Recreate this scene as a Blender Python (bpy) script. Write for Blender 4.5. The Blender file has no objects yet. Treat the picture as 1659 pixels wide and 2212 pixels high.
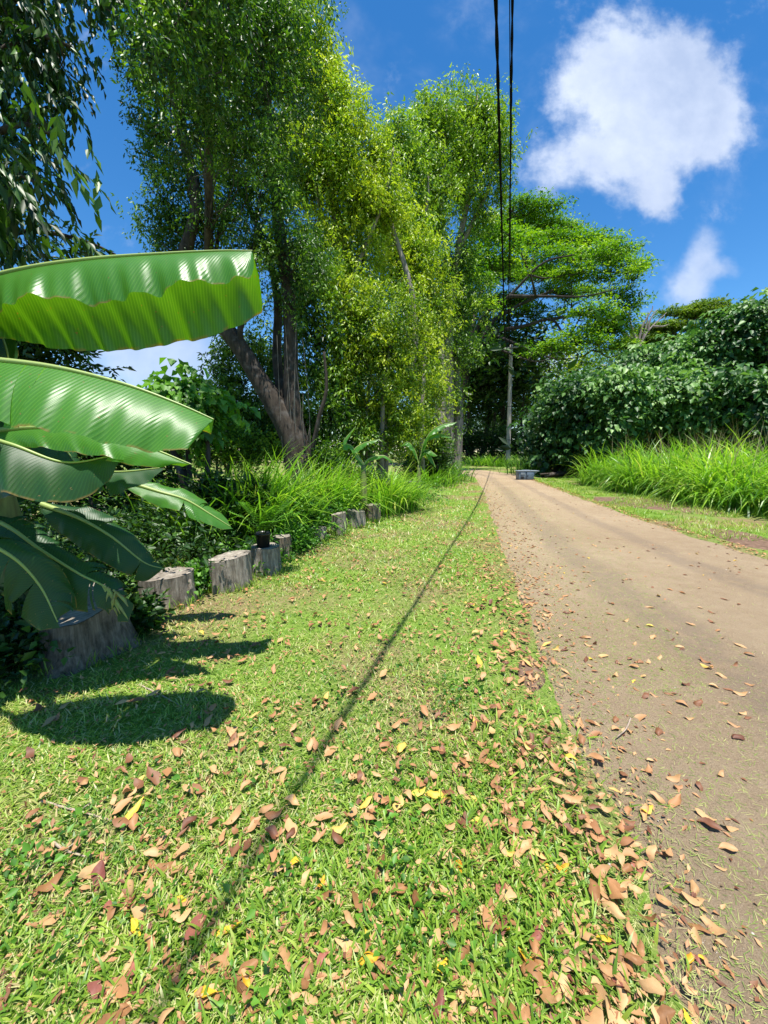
import bpy, math, random
import numpy as np
from mathutils import Vector, Matrix, noise as mnoise

random.seed(7)
rng = np.random.default_rng(7)
S = bpy.context.scene
COL = S.collection

# ------------------------------------------------------------------ camera
F, CX, CY = 833.0, 829.5, 1106.0
H = 1.5
PITCH = math.atan((CY - 975.0) / F)
cam_d = bpy.data.cameras.new('camera')
cam = bpy.data.objects.new('camera', cam_d)
COL.objects.link(cam)
cam_d.sensor_fit = 'VERTICAL'
cam_d.sensor_height = 24.0
cam_d.lens = 24.0 * F / 2212.0
cam_d.clip_start = 0.05
cam_d.clip_end = 3000
cam.location = (0, 0, H)
cam.rotation_euler = (math.pi / 2 - PITCH, 0, 0)
S.camera = cam
cp, sp = math.cos(PITCH), math.sin(PITCH)

# ------------------------------------------------------------------ light
SUN_OFF = (-0.075, 0.205)           # ground offset of a shadow per metre of height
SUN_ENERGY, SKY_STRENGTH, EXPOSURE = 4.8, 0.115, 0.85
sd = Vector((SUN_OFF[0], SUN_OFF[1], -1)).normalized()
sun_d = bpy.data.lights.new('sun', 'SUN')
sun_d.energy = SUN_ENERGY
sun_d.angle = math.radians(0.53)
sun_d.color = (1.0, 0.955, 0.87)
sun = bpy.data.objects.new('sun', sun_d)
COL.objects.link(sun)
sun.rotation_euler = sd.to_track_quat('-Z', 'Y').to_euler()
sun.location = (0, 0, 30)
SUN_EL = math.asin(-sd.z)
SUN_AZ = math.atan2(-sd.x, -sd.y)

S.view_settings.view_transform = 'Standard'
S.view_settings.look = 'None'
S.view_settings.exposure = EXPOSURE
S.view_settings.gamma = 1.0
S.view_settings.use_curve_mapping = False
S.render.engine = 'CYCLES'
S.cycles.max_bounces = 8
S.cycles.diffuse_bounces = 3
S.cycles.glossy_bounces = 2
S.cycles.transmission_bounces = 4
S.cycles.transparent_max_bounces = 4
S.cycles.use_denoising = True

# ------------------------------------------------------------------ node helper
class NT:
    def __init__(s, tree):
        s.t = tree; s.n = tree.nodes; s.l = tree.links
    def node(s, typ, **kw):
        n = s.n.new(typ)
        for k, v in kw.items(): setattr(n, k, v)
        return n
    def put(s, sock, v):
        if isinstance(v, bpy.types.NodeSocket): s.l.new(v, sock)
        elif v is not None:
            if sock.type == 'RGBA' and len(v) == 3: v = (*v, 1)
            sock.default_value = v
    def m(s, op, a, b=None, c=None, clamp=False):
        n = s.node('ShaderNodeMath', operation=op, use_clamp=clamp)
        s.put(n.inputs[0], a)
        if b is not None: s.put(n.inputs[1], b)
        if c is not None: s.put(n.inputs[2], c)
        return n.outputs[0]
    def dot(s, a, v):
        n = s.node('ShaderNodeVectorMath', operation='DOT_PRODUCT')
        s.put(n.inputs[0], a); s.put(n.inputs[1], v)
        return n.outputs['Value']
    def noise(s, vec, scale, detail=4, rough=.55, dist=0):
        n = s.node('ShaderNodeTexNoise')
        if vec is not None: s.put(n.inputs['Vector'], vec)
        n.inputs['Scale'].default_value = scale; n.inputs['Detail'].default_value = detail
        n.inputs['Roughness'].default_value = rough; n.inputs['Distortion'].default_value = dist
        return n.outputs[0]
    def ramp(s, fac, stops):
        n = s.node('ShaderNodeValToRGB')
        e = n.color_ramp.elements
        while len(e) < len(stops): e.new(0.5)
        for i, (p, c) in enumerate(stops):
            e[i].position = p; e[i].color = (*c, 1) if len(c) == 3 else c
        s.put(n.inputs[0], fac)
        return n.outputs[0]
    def mix(s, fac, a, b, blend='MIX'):
        n = s.node('ShaderNodeMix', data_type='RGBA', blend_type=blend)
        s.put(n.inputs[0], fac)
        s.put(n.inputs[6], (*a, 1) if isinstance(a, tuple) and len(a) == 3 else a)
        s.put(n.inputs[7], (*b, 1) if isinstance(b, tuple) and len(b) == 3 else b)
        return n.outputs[2]
    def smooth(s, v, lo, hi):
        n = s.node('ShaderNodeMapRange', interpolation_type='SMOOTHSTEP')
        s.put(n.inputs[0], v); s.put(n.inputs[1], lo); s.put(n.inputs[2], hi)
        n.inputs[3].default_value = 0; n.inputs[4].default_value = 1
        return n.outputs[0]
    def bump(s, h, strength=.5, dist=.02, normal=None):
        n = s.node('ShaderNodeBump')
        n.inputs['Strength'].default_value = strength
        n.inputs['Distance'].default_value = dist
        s.put(n.inputs['Height'], h)
        if normal is not None: s.put(n.inputs['Normal'], normal)
        return n.outputs[0]

# ------------------------------------------------------------------ world: Nishita sky with cumulus at infinity
W = bpy.data.worlds.new('World'); S.world = W; W.use_nodes = True
W.node_tree.nodes.clear()
w = NT(W.node_tree)
sky = w.node('ShaderNodeTexSky', sky_type='NISHITA')
sky.sun_disc = False
sky.sun_elevation = SUN_EL; sky.sun_rotation = SUN_AZ
sky.air_density = 1.0; sky.dust_density = 0.15; sky.ozone_density = 4.0; sky.altitude = 100
hs = w.node('ShaderNodeHueSaturation'); hs.inputs['Saturation'].default_value = 1.3
hs.inputs['Value'].default_value = .93
w.l.new(sky.outputs[0], hs.inputs['Color'])
tc = w.node('ShaderNodeTexCoord')
d = tc.outputs['Generated']
fwd, rgt, upv = (0, cp, -sp), (1, 0, 0), (0, sp, cp)
df = w.m('MAXIMUM', w.dot(d, fwd), 0.02)
gx = w.m('DIVIDE', w.dot(d, rgt), df)          # tangent plane coordinates of the sky direction
gy = w.m('DIVIDE', w.dot(d, upv), df)
cmb = w.node('ShaderNodeCombineXYZ'); w.l.new(gx, cmb.inputs[0]); w.l.new(gy, cmb.inputs[1])
pv = cmb.outputs[0]
n1 = w.noise(pv, 4.2, 7, .6, .25)
n2 = w.noise(pv, 16, 5, .6)
nz = w.m('ADD', w.m('MULTIPLY', w.m('SUBTRACT', n1, .5), 1.35), w.m('MULTIPLY', w.m('SUBTRACT', n2, .5), .75))
wr = w.node('ShaderNodeTexNoise'); w.l.new(pv, wr.inputs['Vector']); wr.inputs['Scale'].default_value = 3.3; wr.inputs['Detail'].default_value = 5; wr.inputs['Roughness'].default_value = .6
ws = w.node('ShaderNodeSeparateXYZ'); w.l.new(wr.outputs['Color'], ws.inputs[0])
gx = w.m('ADD', gx, w.m('MULTIPLY', w.m('SUBTRACT', ws.outputs[0], .5), .17)); gy = w.m('ADD', gy, w.m('MULTIPLY', w.m('SUBTRACT', ws.outputs[1], .5), .17))
def cl(px, py, r, k=1.0):
    cx, cy = (px - CX) / F, (CY - py) / F
    a = w.m('SUBTRACT', gx, cx); b = w.m('MULTIPLY', w.m('SUBTRACT', gy, cy), k)
    q = w.m('DIVIDE', w.m('ADD', w.m('MULTIPLY', a, a), w.m('MULTIPLY', b, b)), (r / F) ** 2)
    q = w.m('SUBTRACT', 1, q, clamp=True)
    return w.m('MULTIPLY', q, q)
def acc(lst):
    o = lst[0]
    for x in lst[1:]: o = w.m('ADD', o, x)
    return o
big = acc([cl(1405, 85, 165), cl(1290, 170, 165), cl(1500, 170, 150), cl(1400, 260, 215), cl(1530, 265, 140),
           cl(1230, 350, 130, 1.3), cl(1370, 370, 150), cl(1420, 440, 70)])
sml = acc([cl(1518, 550, 72), cl(1500, 605, 72), cl(1570, 600, 60, 1.7), cl(1475, 635, 55)])
m_big = w.smooth(w.m('ADD', big, w.m('MULTIPLY', nz, 1.5)), .08, 1.15)
m_sml = w.m('MULTIPLY', w.smooth(w.m('ADD', sml, w.m('MULTIPLY', nz, 1.0)), .1, 1.5), .75)
low = acc([cl(330, 770, 260, 1.6), cl(1200, 800, 120, 1.4)])
m_low = w.m('MULTIPLY', w.smooth(w.m('ADD', low, w.m('MULTIPLY', nz, .3)), .0, .9), .75)
sep = w.node('ShaderNodeSeparateXYZ'); w.l.new(d, sep.inputs[0])
wn = w.noise(d, 2.6, 6, .62, .6)
wisp = w.m('MULTIPLY', w.smooth(wn, .55, .8), .28)
wisp2 = w.m('MULTIPLY', acc([cl(1640, 230, 170, .9), cl(1560, 380, 150, 1.6), cl(1040, 40, 160)]), w.smooth(nz, -.15, .7))
mask = w.m('MAXIMUM', w.m('MAXIMUM', m_big, m_sml), w.m('MAXIMUM', m_low, w.m('MAXIMUM', wisp, w.m('MULTIPLY', wisp2, .45))))
shade = w.noise(pv, 3.0, 4, .5)
shc = w.m('ADD', w.m('MULTIPLY', shade, .6), w.m('MULTIPLY', w.m('MULTIPLY', n2, .25), 1))
core = w.ramp(shc, [(.28, (2.5, 3.1, 4.4)), (.55, (4.0, 4.5, 5.5))])
outc = w.mix(mask, hs.outputs[0], core)
bg = w.node('ShaderNodeBackground'); bg.inputs['Strength'].default_value = SKY_STRENGTH
w.l.new(outc, bg.inputs['Color'])
wo = w.node('ShaderNodeOutputWorld'); w.l.new(bg.outputs[0], wo.inputs[0])

# ------------------------------------------------------------------ pixel helpers (image of 1659 x 2212)
def ray(px, py):
    a, b = (px - CX) / F, (CY - py) / F
    return np.array([a, cp + b * sp, -sp + b * cp])
def P(px, py, Y):
    r = ray(px, py); return r * (Y / r[1]) + np.array([0, 0, H])
def G(px, py, z=0.0):
    r = ray(px, py); t = (z - H) / r[2]; return r * t + np.array([0, 0, H])

# ------------------------------------------------------------------ mesh + object helpers
BAD = []
def mesh(name, V, faces, tint=None, uv=None, smooth=False, extra=None):
    """faces: list of (n, k) int arrays (k corners each)"""
    me = bpy.data.meshes.new(name)
    V = np.ascontiguousarray(V, dtype=np.float32)
    if not isinstance(faces, list): faces = [faces]
    faces = [np.asarray(f, dtype=np.int32) for f in faces if len(f)]
    me.vertices.add(len(V)); me.vertices.foreach_set('co', V.ravel())
    nl = sum(f.size for f in faces); npoly = sum(len(f) for f in faces)
    me.loops.add(nl); me.polygons.add(npoly)
    me.loops.foreach_set('vertex_index', np.concatenate([f.ravel() for f in faces]))
    starts = []; tot = []; off = 0
    for f in faces:
        k = f.shape[1]
        starts.append(off + np.arange(len(f)) * k); tot.append(np.full(len(f), k)); off += f.size
    me.polygons.foreach_set('loop_start', np.concatenate(starts).astype(np.int32))
    me.polygons.foreach_set('loop_total', np.concatenate(tot).astype(np.int32))
    if smooth: me.polygons.foreach_set('use_smooth', np.ones(npoly, dtype=bool))
    me.update(calc_edges=True)
    if me.validate(verbose=False): BAD.append(name)
    if tint is not None:
        a = me.attributes.new('tint', 'FLOAT', 'POINT'); a.data.foreach_set('value', np.asarray(tint, dtype=np.float32))
    for k, v in (extra or {}).items():
        a = me.attributes.new(k, 'FLOAT', 'POINT'); a.data.foreach_set('value', np.asarray(v, dtype=np.float32))
    return me
def link(name, me, mat=None, parent=None, loc=None):
    o = bpy.data.objects.new(name, me)
    COL.objects.link(o)
    if mat is not None and me is not None and len(me.materials) == 0: me.materials.append(mat)
    if parent is not None: o.parent = parent
    if loc is not None: o.location = loc
    return o
def tag(o, label=None, cat=None, group=None, kind=None):
    if label: o['label'] = label
    if cat: o['category'] = cat
    if group: o['group'] = group
    if kind: o['kind'] = kind
    return o
def thing(name, label, cat, loc, group=None):
    o = bpy.data.objects.new(name, None); COL.objects.link(o)
    o.location = tuple(float(x) for x in loc); o.empty_display_size = .2
    return tag(o, label, cat, group)
def part(name, root, V, faces, mat, tint=None, smooth=False, base=None, extra=None, parent=None):
    """V in world coordinates; stored relative to the thing's base"""
    b = np.array(root.location) if base is None else base
    me = mesh(name, np.asarray(V) - b, faces, tint, smooth=smooth, extra=extra)
    return link(name, me, mat, parent if parent is not None else root)
class Bag:
    def __init__(s): s.V = []; s.F = {}; s.T = []; s.n = 0
    def add(s, V, faces, tint=None):
        V = np.asarray(V, dtype=np.float32)
        if not isinstance(faces, list): faces = [faces]
        for f in faces:
            f = np.asarray(f)
            if len(f): s.F.setdefault(f.shape[1], []).append(f + s.n)
        s.V.append(V); s.n += len(V)
        s.T.append(np.full(len(V), .5 if tint is None else 0) + (0 if tint is None else np.asarray(tint)))
    def get(s):
        return np.concatenate(s.V), [np.concatenate(v) for v in s.F.values()], np.concatenate(s.T)

def catmull(pts, n):
    pts = np.asarray(pts, float)
    if len(pts) == 2: return np.linspace(pts[0], pts[1], n)
    p = np.vstack([2 * pts[0] - pts[1], pts, 2 * pts[-1] - pts[-2]])
    out = []
    for t in np.linspace(0, len(pts) - 1 - 1e-6, n):
        i = int(t); f = t - i; a, b, c, e = p[i], p[i + 1], p[i + 2], p[i + 3]
        out.append(.5 * ((2 * b) + (c - a) * f + (2 * a - 5 * b + 4 * c - e) * f * f + (3 * b - a - 3 * c + e) * f ** 3))
    return np.array(out)
def tube(pts, radii, sides=8, rough=0.0, seed=0, cap=True):
    pts = np.asarray(pts, float); n = len(pts)
    radii = np.interp(np.linspace(0, 1, n), np.linspace(0, 1, len(radii)), radii) if len(np.atleast_1d(radii)) != n else np.asarray(radii)
    T = np.gradient(pts, axis=0); T /= np.linalg.norm(T, axis=1)[:, None] + 1e-9
    up = np.array([0, 0, 1.]) if abs(T[0][2]) < .9 else np.array([0, 1., 0])
    A = np.cross(T, up); A /= np.linalg.norm(A, axis=1)[:, None] + 1e-9
    for i in range(1, n):
        if A[i] @ A[i - 1] < 0: A[i] = -A[i]
    B = np.cross(T, A)
    th = np.arange(sides) / sides * 2 * math.pi
    r_ = np.random.default_rng(seed)
    R = radii[:, None] * (1 + rough * (r_.random((n, sides)) - .5) + rough * .8 * np.sin(th * 3 + seed)[None, :])
    V = pts[:, None, :] + R[..., None] * (np.cos(th)[None, :, None] * A[:, None, :] + np.sin(th)[None, :, None] * B[:, None, :])
    V = V.reshape(-1, 3)
    i = np.arange(n - 1)[:, None] * sides; j = np.arange(sides)[None, :]; k = (j + 1) % sides
    Q = np.stack([i + j, i + k, i + k + sides, i + j + sides], -1).reshape(-1, 4)
    faces = [Q]
    if cap:
        V = np.vstack([V, pts[-1] + T[-1] * radii[-1] * .3]); e = len(V) - 1
        jj = np.arange(sides); b0 = (n - 1) * sides
        faces.append(np.stack([b0 + jj, b0 + (jj + 1) % sides, np.full(sides, e)], -1))
    return V, faces
def box(cx, cy, cz, sx, sy, sz):
    V = np.array([[x, y, z] for x in (-.5, .5) for y in (-.5, .5) for z in (-.5, .5)]) * [sx, sy, sz] + [cx, cy, cz]
    Q = np.array([[0, 1, 3, 2], [4, 6, 7, 5], [0, 4, 5, 1], [2, 3, 7, 6], [0, 2, 6, 4], [1, 5, 7, 3]])
    return V, Q
def norm(v): return v / (np.linalg.norm(v, axis=-1, keepdims=True) + 1e-9)

# ------------------------------------------------------------------ materials
def new_mat(name):
    m = bpy.data.materials.new(name); m.use_nodes = True; m.node_tree.nodes.clear()
    return m, NT(m.node_tree)
def finish(t, color, rough=.8, normal=None, spec=.5, trans=0.0, tcol=None, metal=0):
    b = t.node('ShaderNodeBsdfPrincipled')
    t.put(b.inputs['Base Color'], (*color, 1) if isinstance(color, tuple) else color)
    t.put(b.inputs['Roughness'], rough)
    b.inputs['Specular IOR Level'].default_value = spec; b.inputs['Metallic'].default_value = metal
    if normal is not None: t.put(b.inputs['Normal'], normal)
    o = t.node('ShaderNodeOutputMaterial'); sh = b.outputs[0]
    if trans:
        tr = t.node('ShaderNodeBsdfTranslucent')
        t.put(tr.inputs[0], tcol if tcol is not None else color)
        mx = t.node('ShaderNodeMixShader'); mx.inputs[0].default_value = trans
        t.l.new(sh, mx.inputs[1]); t.l.new(tr.outputs[0], mx.inputs[2]); sh = mx.outputs[0]
    t.l.new(sh, o.inputs[0])
def attr(t, name):
    a = t.node('ShaderNodeAttribute'); a.attribute_name = name; return a.outputs['Fac']
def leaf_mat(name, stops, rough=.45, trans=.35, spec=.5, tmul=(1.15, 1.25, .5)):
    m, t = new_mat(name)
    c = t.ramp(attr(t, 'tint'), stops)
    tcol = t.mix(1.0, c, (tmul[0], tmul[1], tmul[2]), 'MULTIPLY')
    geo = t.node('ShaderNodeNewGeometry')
    finish(t, c, rough, spec=spec, trans=trans, tcol=tcol)
    return m
def bark_mat(name, a, b, scale=6, zs=.15, bump=.6):
    m, t = new_mat(name)
    tc = t.node('ShaderNodeTexCoord'); mp = t.node('ShaderNodeMapping'); t.l.new(tc.outputs['Object'], mp.inputs[0])
    mp.inputs['Scale'].default_value = (1, 1, zs)
    n = t.noise(mp.outputs[0], scale, 8, .65, .3); n2 = t.noise(tc.outputs['Object'], scale * .5, 3)
    c = t.ramp(n, [(.3, a), (.7, b)])
    c = t.mix(t.smooth(n2, .5, .75), c, tuple(.6 * x + .12 * .4 for x in b))
    finish(t, c, .92, t.bump(n, bump, .03), spec=.2)
    return m

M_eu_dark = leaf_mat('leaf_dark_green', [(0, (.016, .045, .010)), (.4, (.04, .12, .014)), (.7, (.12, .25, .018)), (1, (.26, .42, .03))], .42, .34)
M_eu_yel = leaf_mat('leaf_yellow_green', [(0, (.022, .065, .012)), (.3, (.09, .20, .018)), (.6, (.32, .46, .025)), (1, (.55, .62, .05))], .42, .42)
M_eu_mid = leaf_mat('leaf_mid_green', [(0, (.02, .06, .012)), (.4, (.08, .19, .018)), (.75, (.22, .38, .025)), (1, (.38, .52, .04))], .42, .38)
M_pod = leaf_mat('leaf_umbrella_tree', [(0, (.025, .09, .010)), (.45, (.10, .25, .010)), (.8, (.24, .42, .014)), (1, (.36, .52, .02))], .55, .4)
M_pod_far = leaf_mat('leaf_far_umbrella_tree', [(0, (.05, .10, .015)), (.5, (.12, .22, .02)), (1, (.24, .32, .03))], .6, .35)
M_hau = leaf_mat('leaf_broad_grey_green', [(0, (.018, .055, .018)), (.5, (.05, .14, .03)), (.85, (.12, .26, .055)), (1, (.26, .42, .12))], .47, .3, .4, (1.1, 1.3, .6))
M_shade = leaf_mat('leaf_shade_dark', [(0, (.012, .035, .008)), (.5, (.028, .085, .012)), (1, (.10, .22, .022))], .45, .3)  # darkened green that stands in for shade in undergrowth and wood
M_weed = leaf_mat('leaf_weed', [(0, (.03, .10, .012)), (.5, (.08, .23, .02)), (1, (.18, .40, .04))], .5, .4)
M_lawn = leaf_mat('grass_blade_lawn', [(0, (.08, .19, .02)), (.4, (.21, .36, .035)), (.62, (.38, .50, .07)), (.78, (.54, .54, .19)), (1, (.62, .47, .28))], .42, .35, .5, (1.1, 1.2, .6))
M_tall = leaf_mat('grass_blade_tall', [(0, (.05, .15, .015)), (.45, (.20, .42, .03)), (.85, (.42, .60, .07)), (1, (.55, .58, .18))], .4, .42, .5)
M_straw = leaf_mat('dry_grass_straw', [(0, (.22, .19, .09)), (1, (.42, .36, .20))], .7, .2)
M_clip = leaf_mat('grass_clipping', [(0, (.13, .23, .03)), (.5, (.26, .36, .06)), (1, (.50, .46, .20))], .6, .2)
M_bark_d = bark_mat('bark_dark_brown', (.020, .016, .013), (.085, .068, .052), 11, .2, .9)
M_bark_g = bark_mat('bark_grey', (.12, .10, .08), (.36, .32, .27), 9)
M_bark_pod = bark_mat('bark_umbrella_tree', (.018, .015, .012), (.075, .06, .048), 3)
M_dead = bark_mat('dead_bare_wood', (.14, .11, .10), (.34, .28, .26), 5)
M_pole = bark_mat('weathered_pole_wood', (.24, .21, .18), (.46, .42, .37), 14, .05)

def fallen_mat(name, stops):
    m, t = new_mat(name)
    oi = t.node('ShaderNodeObjectInfo'); tc = t.node('ShaderNodeTexCoord')
    n = t.noise(tc.outputs['Object'], 40, 4)
    f = t.m('ADD', t.m('MULTIPLY', n, .5), t.m('MULTIPLY', oi.outputs['Random'], .6))
    finish(t, t.ramp(f, stops), .5, t.bump(t.noise(tc.outputs['Object'], 120, 3), .3, .002), spec=.2, trans=.15)
    return m
MF = {'brown': fallen_mat('fallen_leaf_brown', [(.2, (.14, .06, .022)), (.8, (.40, .20, .085))]),
      'tan': fallen_mat('fallen_leaf_tan', [(.2, (.36, .19, .08)), (.8, (.60, .38, .18))]),
      'yellow': fallen_mat('fallen_leaf_yellow', [(.2, (.58, .22, .02)), (.8, (.75, .50, .04))]),
      'russet': fallen_mat('fallen_leaf_russet', [(.2, (.15, .045, .035)), (.8, (.36, .13, .09))])}
M_litter = leaf_mat('leaf_litter', [(0, (.14, .05, .025)), (.4, (.40, .19, .08)), (.93, (.54, .33, .15)), (1, (.75, .50, .05))], .6, .12, tmul=(1, 1, 1))

def ground_material():
    m, t = new_mat('soil_and_thatch')
    tc = t.node('ShaderNodeTexCoord'); o = tc.outputs['Object']
    a = t.noise(o, .7, 5); b = t.noise(o, 35, 6, .7); c = t.noise(o, 140, 3)
    green = t.ramp(b, [(.3, (.075, .15, .02)), (.7, (.22, .34, .05))])
    thatch = t.ramp(c, [(.3, (.12, .085, .04)), (.7, (.33, .26, .13))])
    col = t.mix(t.smooth(t.m('ADD', a, t.m('MULTIPLY', b, .4)), .62, .82), green, thatch)
    finish(t, col, .95, t.bump(b, .8, .03), spec=.15)
    return m
def road_material():
    m, t = new_mat('packed_dirt_road')
    tc = t.node('ShaderNodeTexCoord'); o = tc.outputs['Object']
    big_ = t.noise(o, .55, 5, .6, .4); mid = t.noise(o, 5, 6, .65); fine = t.noise(o, 90, 5, .75); gr = t.noise(o, 230, 2, .6)
    c = t.ramp(t.m('ADD', t.m('MULTIPLY', big_, .55), t.m('MULTIPLY', mid, .45)),
               [(.32, (.25, .172, .105)), (.5, (.32, .235, .148)), (.68, (.40, .305, .20))])
    c = t.mix(t.smooth(fine, .42, .68), c, (.38, .285, .175))
    c = t.mix(t.smooth(gr, .62, .72), c, (.50, .43, .32))
    c = t.mix(t.smooth(gr, .36, .28), c, (.20, .145, .10))
    # two darker, worn asphalt tracks running along the road
    tr = attr(t, 'across')
    def track(c0, wd): return t.m('SUBTRACT', 1, t.smooth(t.m('ABSOLUTE', t.m('SUBTRACT', t.m('ADD', tr, t.m('MULTIPLY', t.m('SUBTRACT', big_, .5), .12)), c0)), wd * .3, wd))
    tk = t.m('MAXIMUM', track(.30, .10), track(.66, .07))
    c = t.mix(t.m('MULTIPLY', t.m('MULTIPLY', tk, t.smooth(mid, .32, .55)), .42), c, (.17, .13, .10))
    bp = t.bump(fine, 1.0, .02, t.bump(mid, .7, .05))
    finish(t, c, .93, bp, spec=.2)
    return m
def mud_material():
    m, t = new_mat('bare_reddish_soil')
    tc = t.node('ShaderNodeTexCoord'); o = tc.outputs['Object']
    n = t.noise(o, 12, 6, .7)
    finish(t, t.ramp(n, [(.3, (.085, .05, .034)), (.7, (.25, .16, .11))]), .95, t.bump(n, .8, .04), spec=.15)
    return m
M_ground, M_road, M_mud = ground_material(), road_material(), mud_material()

# ------------------------------------------------------------------ ground relief, road edges
LE = np.array([G(x, y)[:2] for x, y in [(1385, 2212), (1330, 2010), (1285, 1850), (1195, 1620), (1135, 1410), (1082, 1220), (1055, 1120), (1040, 1060), (1022, 1030)]])
RE = np.array([G(x, y)[:2] for x, y in [(1659, 1205), (1510, 1160), (1400, 1125), (1270, 1080), (1200, 1054), (1160, 1040)]])
# beyond the frame and round the bend
LE = np.vstack([[[1.05, -6], [.93, -1.5], [.80, .4]], LE, [[4.6, 28], [3.2, 38], [-2, 47], [-14, 52], [-40, 54]]])
RE = np.vstack([[[6.0, -6], [5.9, -1.5], [5.9, 1.5]], RE, [[8.9, 24], [8.4, 30], [6.0, 40], [1.5, 50.5], [-13, 57], [-40, 59]]])
def resample(E, n):
    s = np.r_[0, np.cumsum(np.linalg.norm(np.diff(E, axis=0), axis=1))]
    u = np.linspace(0, 1, n) ** 1.0 * s[-1]
    return np.stack([np.interp(u, s, E[:, 0]), np.interp(u, s, E[:, 1])], 1)
def left_edge(y): return np.interp(y, LE[:-3, 1], LE[:-3, 0])
def right_edge(y): return np.interp(y, RE[:-3, 1], RE[:-3, 0])
def left_plants(y):      # where the lawn ends in undergrowth
    pts = np.array([G(x, yy)[:2] for x, yy in [(0, 1560), (150, 1470), (300, 1370), (420, 1310), (560, 1265), (620, 1215), (720, 1160), (850, 1125), (890, 1090), (940, 1055), (975, 1035)]])
    return np.interp(y, pts[:, 1], pts[:, 0])

def gz(x, y):
    x = np.asarray(x, float); y = np.asarray(y, float)
    z = .02 * np.sin(x * 1.3 + .4 * y) * np.cos(y * .9 - .3 * x) + .012 * np.sin(3.1 * x + 1.7) * np.sin(2.7 * y)
    le, re = left_edge(y), right_edge(y)
    onroad = np.clip((x - le) / .25, 0, 1) * np.clip((re - x) / .25, 0, 1) * (y < 48)
    return z * .6 * (1 - .8 * onroad) - .035 * onroad + .015

xs = np.unique(np.r_[np.linspace(-400, -40, 14), np.linspace(-40, -8, 30), np.linspace(-8, 14, 100), np.linspace(14, 60, 30), np.linspace(60, 400, 14)])
ys = np.unique(np.r_[np.linspace(-300, -10, 12), np.linspace(-10, 0, 14), np.linspace(0, 16, 90), np.linspace(16, 60, 60), np.linspace(60, 900, 24)])
XX, YY = np.meshgrid(xs, ys)
V = np.stack([XX, YY, gz(XX, YY)], -1).reshape(-1, 3)
nx, ny = len(xs), len(ys)
i = np.arange(ny - 1)[:, None] * nx; j = np.arange(nx - 1)[None, :]
Q = np.stack([i + j, i + j + 1, i + j + 1 + nx, i + j + nx], -1).reshape(-1, 4)
tag(link('ground', mesh('ground', V, Q, smooth=True), M_ground), kind='structure')

NR, NA = 420, 22
L_, R_ = resample(LE, NR), resample(RE, NR)
ac = np.linspace(0, 1, NA)
jit = np.array([mnoise.noise(Vector((k * .35, 0, 0))) * .10 + mnoise.noise(Vector((k * 1.3, 5, 0))) * .05 for k in range(NR)])
jit2 = np.array([mnoise.noise(Vector((k * .35, 9, 0))) * .12 for k in range(NR)])
pts = L_[:, None, :] * (1 - ac)[None, :, None] + R_[:, None, :] * ac[None, :, None]
pts[:, :, 0] += jit[:, None] * (1 - ac)[None, :] + jit2[:, None] * ac[None, :]
Z = gz(pts[..., 0], pts[..., 1])
edge = np.minimum(ac, 1 - ac)
Z = Z + .006 + .022 * np.clip(edge / .08, 0, 1)[None, :]
# the sheet dips under the turf at both rims
Z[:, 0] -= .03; Z[:, -1] -= .03
V = np.concatenate([pts, Z[..., None]], -1).reshape(-1, 3)
i = np.arange(NR - 1)[:, None] * NA; j = np.arange(NA - 1)[None, :]
Q = np.stack([i + j, i + j + 1, i + j + 1 + NA, i + j + NA], -1).reshape(-1, 4)
tag(link('dirt_road', mesh('dirt_road', V, Q, smooth=True, extra={'across': np.tile(ac, NR)}), M_road), kind='structure')
def surf(x, y):
    return gz(x, y) + np.where((x > left_edge(y)) & (x < right_edge(y)), .022, 0)

def patch(name, outline_px, mat, lift):
    c = np.array([G(x, y) for x, y in outline_px]); ctr = c.mean(0)
    c = catmull(np.vstack([c, c[:1]]), 49)[:-1]
    rings = [ctr + (c - ctr) * f for f in (1, .8, .55, .3)]
    V = np.vstack(rings + [ctr[None]]); V[:, 2] = gz(V[:, 0], V[:, 1]) + lift
    V[:48, 2] -= lift * 1.5
    fs = []
    for r in range(3):
        a = np.arange(48); b = (a + 1) % 48
        fs.append(np.stack([r * 48 + a, r * 48 + b, (r + 1) * 48 + b, (r + 1) * 48 + a], -1))
    a = np.arange(48); tri = np.stack([144 + a, 144 + (a + 1) % 48, np.full(48, 192)], -1)
    return tag(link(name, mesh(name, V, [np.vstack(fs), tri], smooth=True), mat), kind='structure')
patch('bare_soil_patch', [(1270, 1072), (1400, 1078), (1540, 1100), (1560, 1118), (1420, 1103), (1300, 1092)], M_mud, .02)
patch('bare_soil_patch', [(1500, 1140), (1600, 1150), (1700, 1180), (1680, 1195), (1580, 1175)], M_mud, .02)
patch('bare_soil_patch', [(1120, 1430), (1160, 1425), (1180, 1470), (1150, 1500), (1118, 1465)], M_mud, .02)

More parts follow.
